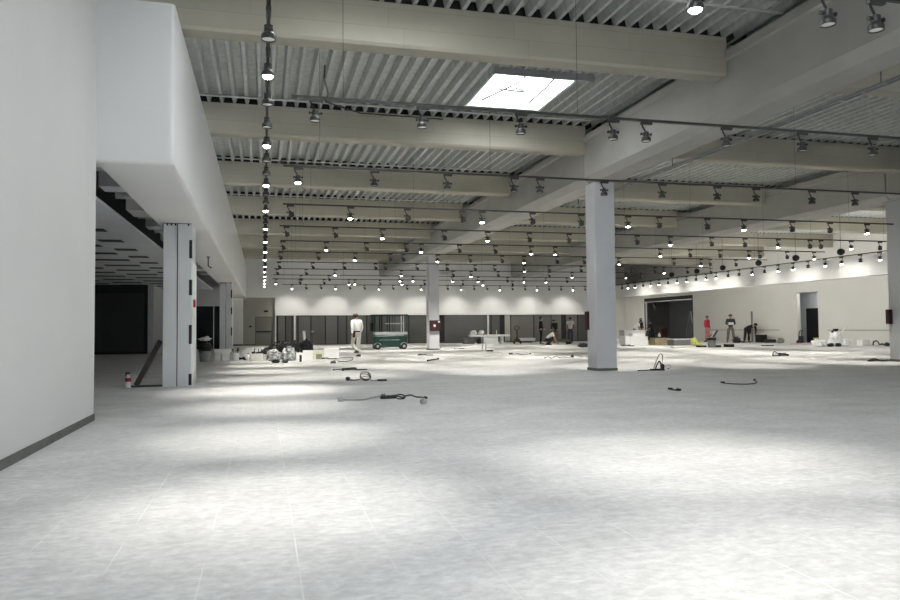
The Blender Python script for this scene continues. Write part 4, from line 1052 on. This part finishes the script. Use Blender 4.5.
# black things along the right wall
bag((29.77, 41.29), (.25, .25, .22), 'low black bag at the feet of the reading worker', 'blackbag', 81, neck=False)
cord([(29.89, 41.20), (31.40, 43.07), (30.13, 41.03)], .05, 'thick dark hose between the reading and the bending worker', z=.06, ends=False)
board((31.6, 42.2), (3.2, .4, .12), 'long low black case under the bending worker', 'black', name='long_case', cat='case', z=0) if False else None
carton((31.95, 41.7), (.5, .55, .52), 'black toolbox standing by the right wall', 'black', name='toolbox', tape=False)
carton((31.95, 40.9), (.55, .6, .22), 'low black case right of the black toolbox', 'black', name='toolbox', tape=False)
bag((31.89, 39.75), (.22, .2, .17), 'small dark bundle alone by the right wall', 'olive', 85, neck=False)
o = MB().box(-.04, .04, -.04, .04, 0, 2.1).build('upright_post', 'greybox', smooth=False); o.location = (32.38, 43.2, 0); tag(o, 'thin grey post leaning upright at the right wall', 'post')
board((26.81, 34.45), (.70, .2, .05), 'red edged strip lying on the floor before the right wall', 'maroon', name='strip', cat='strip')
board((25.23, 34.02), (.95, .3, .02), 'thin white sheet lying on the floor before the bending worker', 'foam')
# doorway things
o = empty('hand_truck', 'dark hand truck standing in the tall doorway', 'hand truck', (32.55, 38.72, 0), D(80))
for s in (-.14, .14): MB().tube([(s, .1, .06), (s, .02, .7), (s*.7, -.06, .82)], .025).build('frame_tube', 'black', o)
MB().box(-.2, .2, -.15, .08, .02, .045).build('toe_plate', 'black', o, smooth=False)
for s in (-.2, .2): MB().cyl((s-.03, .1, .09), (s+.03, .1, .09), .09, n=14).build('wheel', 'rubber', o)
MB().cbox(-.14, .14, -.1, .06, .05, .45, .02).build('load', 'darkcloth', o, smooth=False)
bucket((32.7, 37.55), .19, .32, 'yellow bucket in the tall doorway', 'yellow', lid=True)
p = (30.54, 36.26)
b = MB()
for k in range(3): b.tube(smooth_path([(-.8+.3*k, .1*k, .02), (-.3, .12*math.sin(k), .06), (.3, -.1+.1*k, .03), (.9-.2*k, .05, .05)]), [.035]*25, n=5)
o = b.build('pink_film', 'pinkwrap'); o.location = (*p, 0); tag(o, 'pink and white barrier film lying before the tall doorway', 'film')
# crumpled packing heap
p = (29.05, 32.08)
spec = [(-1.05, .1, .26, .2, .20), (-.58, .25, .27, .22, .17), (-.12, .0, .24, .2, .24), (.32, .3, .30, .24, .42), (.80, .1, .24, .2, .22), (.28, -.32, .26, .15, .12)]
nm = ['far left', 'left', 'middle left', 'tallest', 'far right', 'front']
for k, (dx, dy, rx, ry, rz_) in enumerate(spec):
    b = MB(); b.blob((0, 0, rz_*.82), (rx, ry, rz_), 90+k, .7, 4.2, seg=22, ring=14)
    o = b.build('packing_film', 'foam'); o.location = (p[0]+dx, p[1]+dy, 0); tag(o, f'crumpled white packing film, {nm[k]} clump of the heap by the right wall', 'packing', 'white packing clumps')
stick((p[0]+.52, p[1]+.3, .60), (p[0]+1.0, p[1]+.3, .98), .08, 'white stick poking up from the packing heap', 'white')
o = MB().cyl((-.2, 0, .02), (.2, 0, .14), .05, n=10).box(-.08, .12, -.06, .06, .05, .18).build('power_tool', 'black', smooth=False); o.location = (p[0]+.3, p[1]+.3, .74); tag(o, 'dark tool lying on the packing heap', 'tool')
bag((p[0]-.55, p[1]-.32), (.16, .12, .10), 'small dark bag before the packing heap, left one', 'blackbag', 97, neck=False)
bag((p[0]-.12, p[1]-.36), (.16, .12, .10), 'small dark bag before the packing heap, right one', 'blackbag', 98, neck=False)
carton((31.30, 32.54), (.5, .4, .30), 'white carton right of the packing heap', 'white')
o = empty('hose_loop', 'black hose arching on the floor near the right edge column', 'hose', (31.84, 32.19))
MB().tube(smooth_path([(-.25, 0, .03), (-.2, 0, .2), (-.02, 0, .26), (.12, 0, .14), (.18, 0, .04), (.34, 0, .1), (.42, 0, .03)]), .035).build('hose', 'rubber', o)
bag((31.65, 31.35), (.14, .12, .10), 'small black bundle beside the right edge column', 'blackbag', 99, neck=False)

# ------------------------------------------------------------------ daylight from the open front, camera
w = bpy.data.worlds.new('overcast'); bpy.context.scene.world = w; w.use_nodes = True
bg = w.node_tree.nodes['Background']; bg.inputs['Color'].default_value = (.86, .93, 1, 1); bg.inputs['Strength'].default_value = 1.1

cam = bpy.data.cameras.new('camera'); co = bpy.data.objects.new('camera', cam); C.objects.link(co)
cam.sensor_width = 36; cam.lens = 727.82*36/900; cam.clip_end = 300
r = Vector((.96880863, -.24767125, -.00829391)); u = Vector((-.0013802, -.03886115, .99924367)); f = Vector((.24780624, .96806444, .03799086))
co.matrix_world = Matrix(((r.x, u.x, -f.x, 0), (r.y, u.y, -f.y, 0), (r.z, u.z, -f.z, 1.15), (0, 0, 0, 1)))
sc = bpy.context.scene; sc.camera = co
sc.view_settings.view_transform = 'Standard'; sc.view_settings.look = 'None'; sc.view_settings.gamma = 1; sc.view_settings.use_curve_mapping = False
sc.view_settings.exposure = .62
sc.cycles.max_bounces = 10; sc.cycles.diffuse_bounces = 6; sc.cycles.sample_clamp_indirect = 8
sc.cycles.use_denoising = True
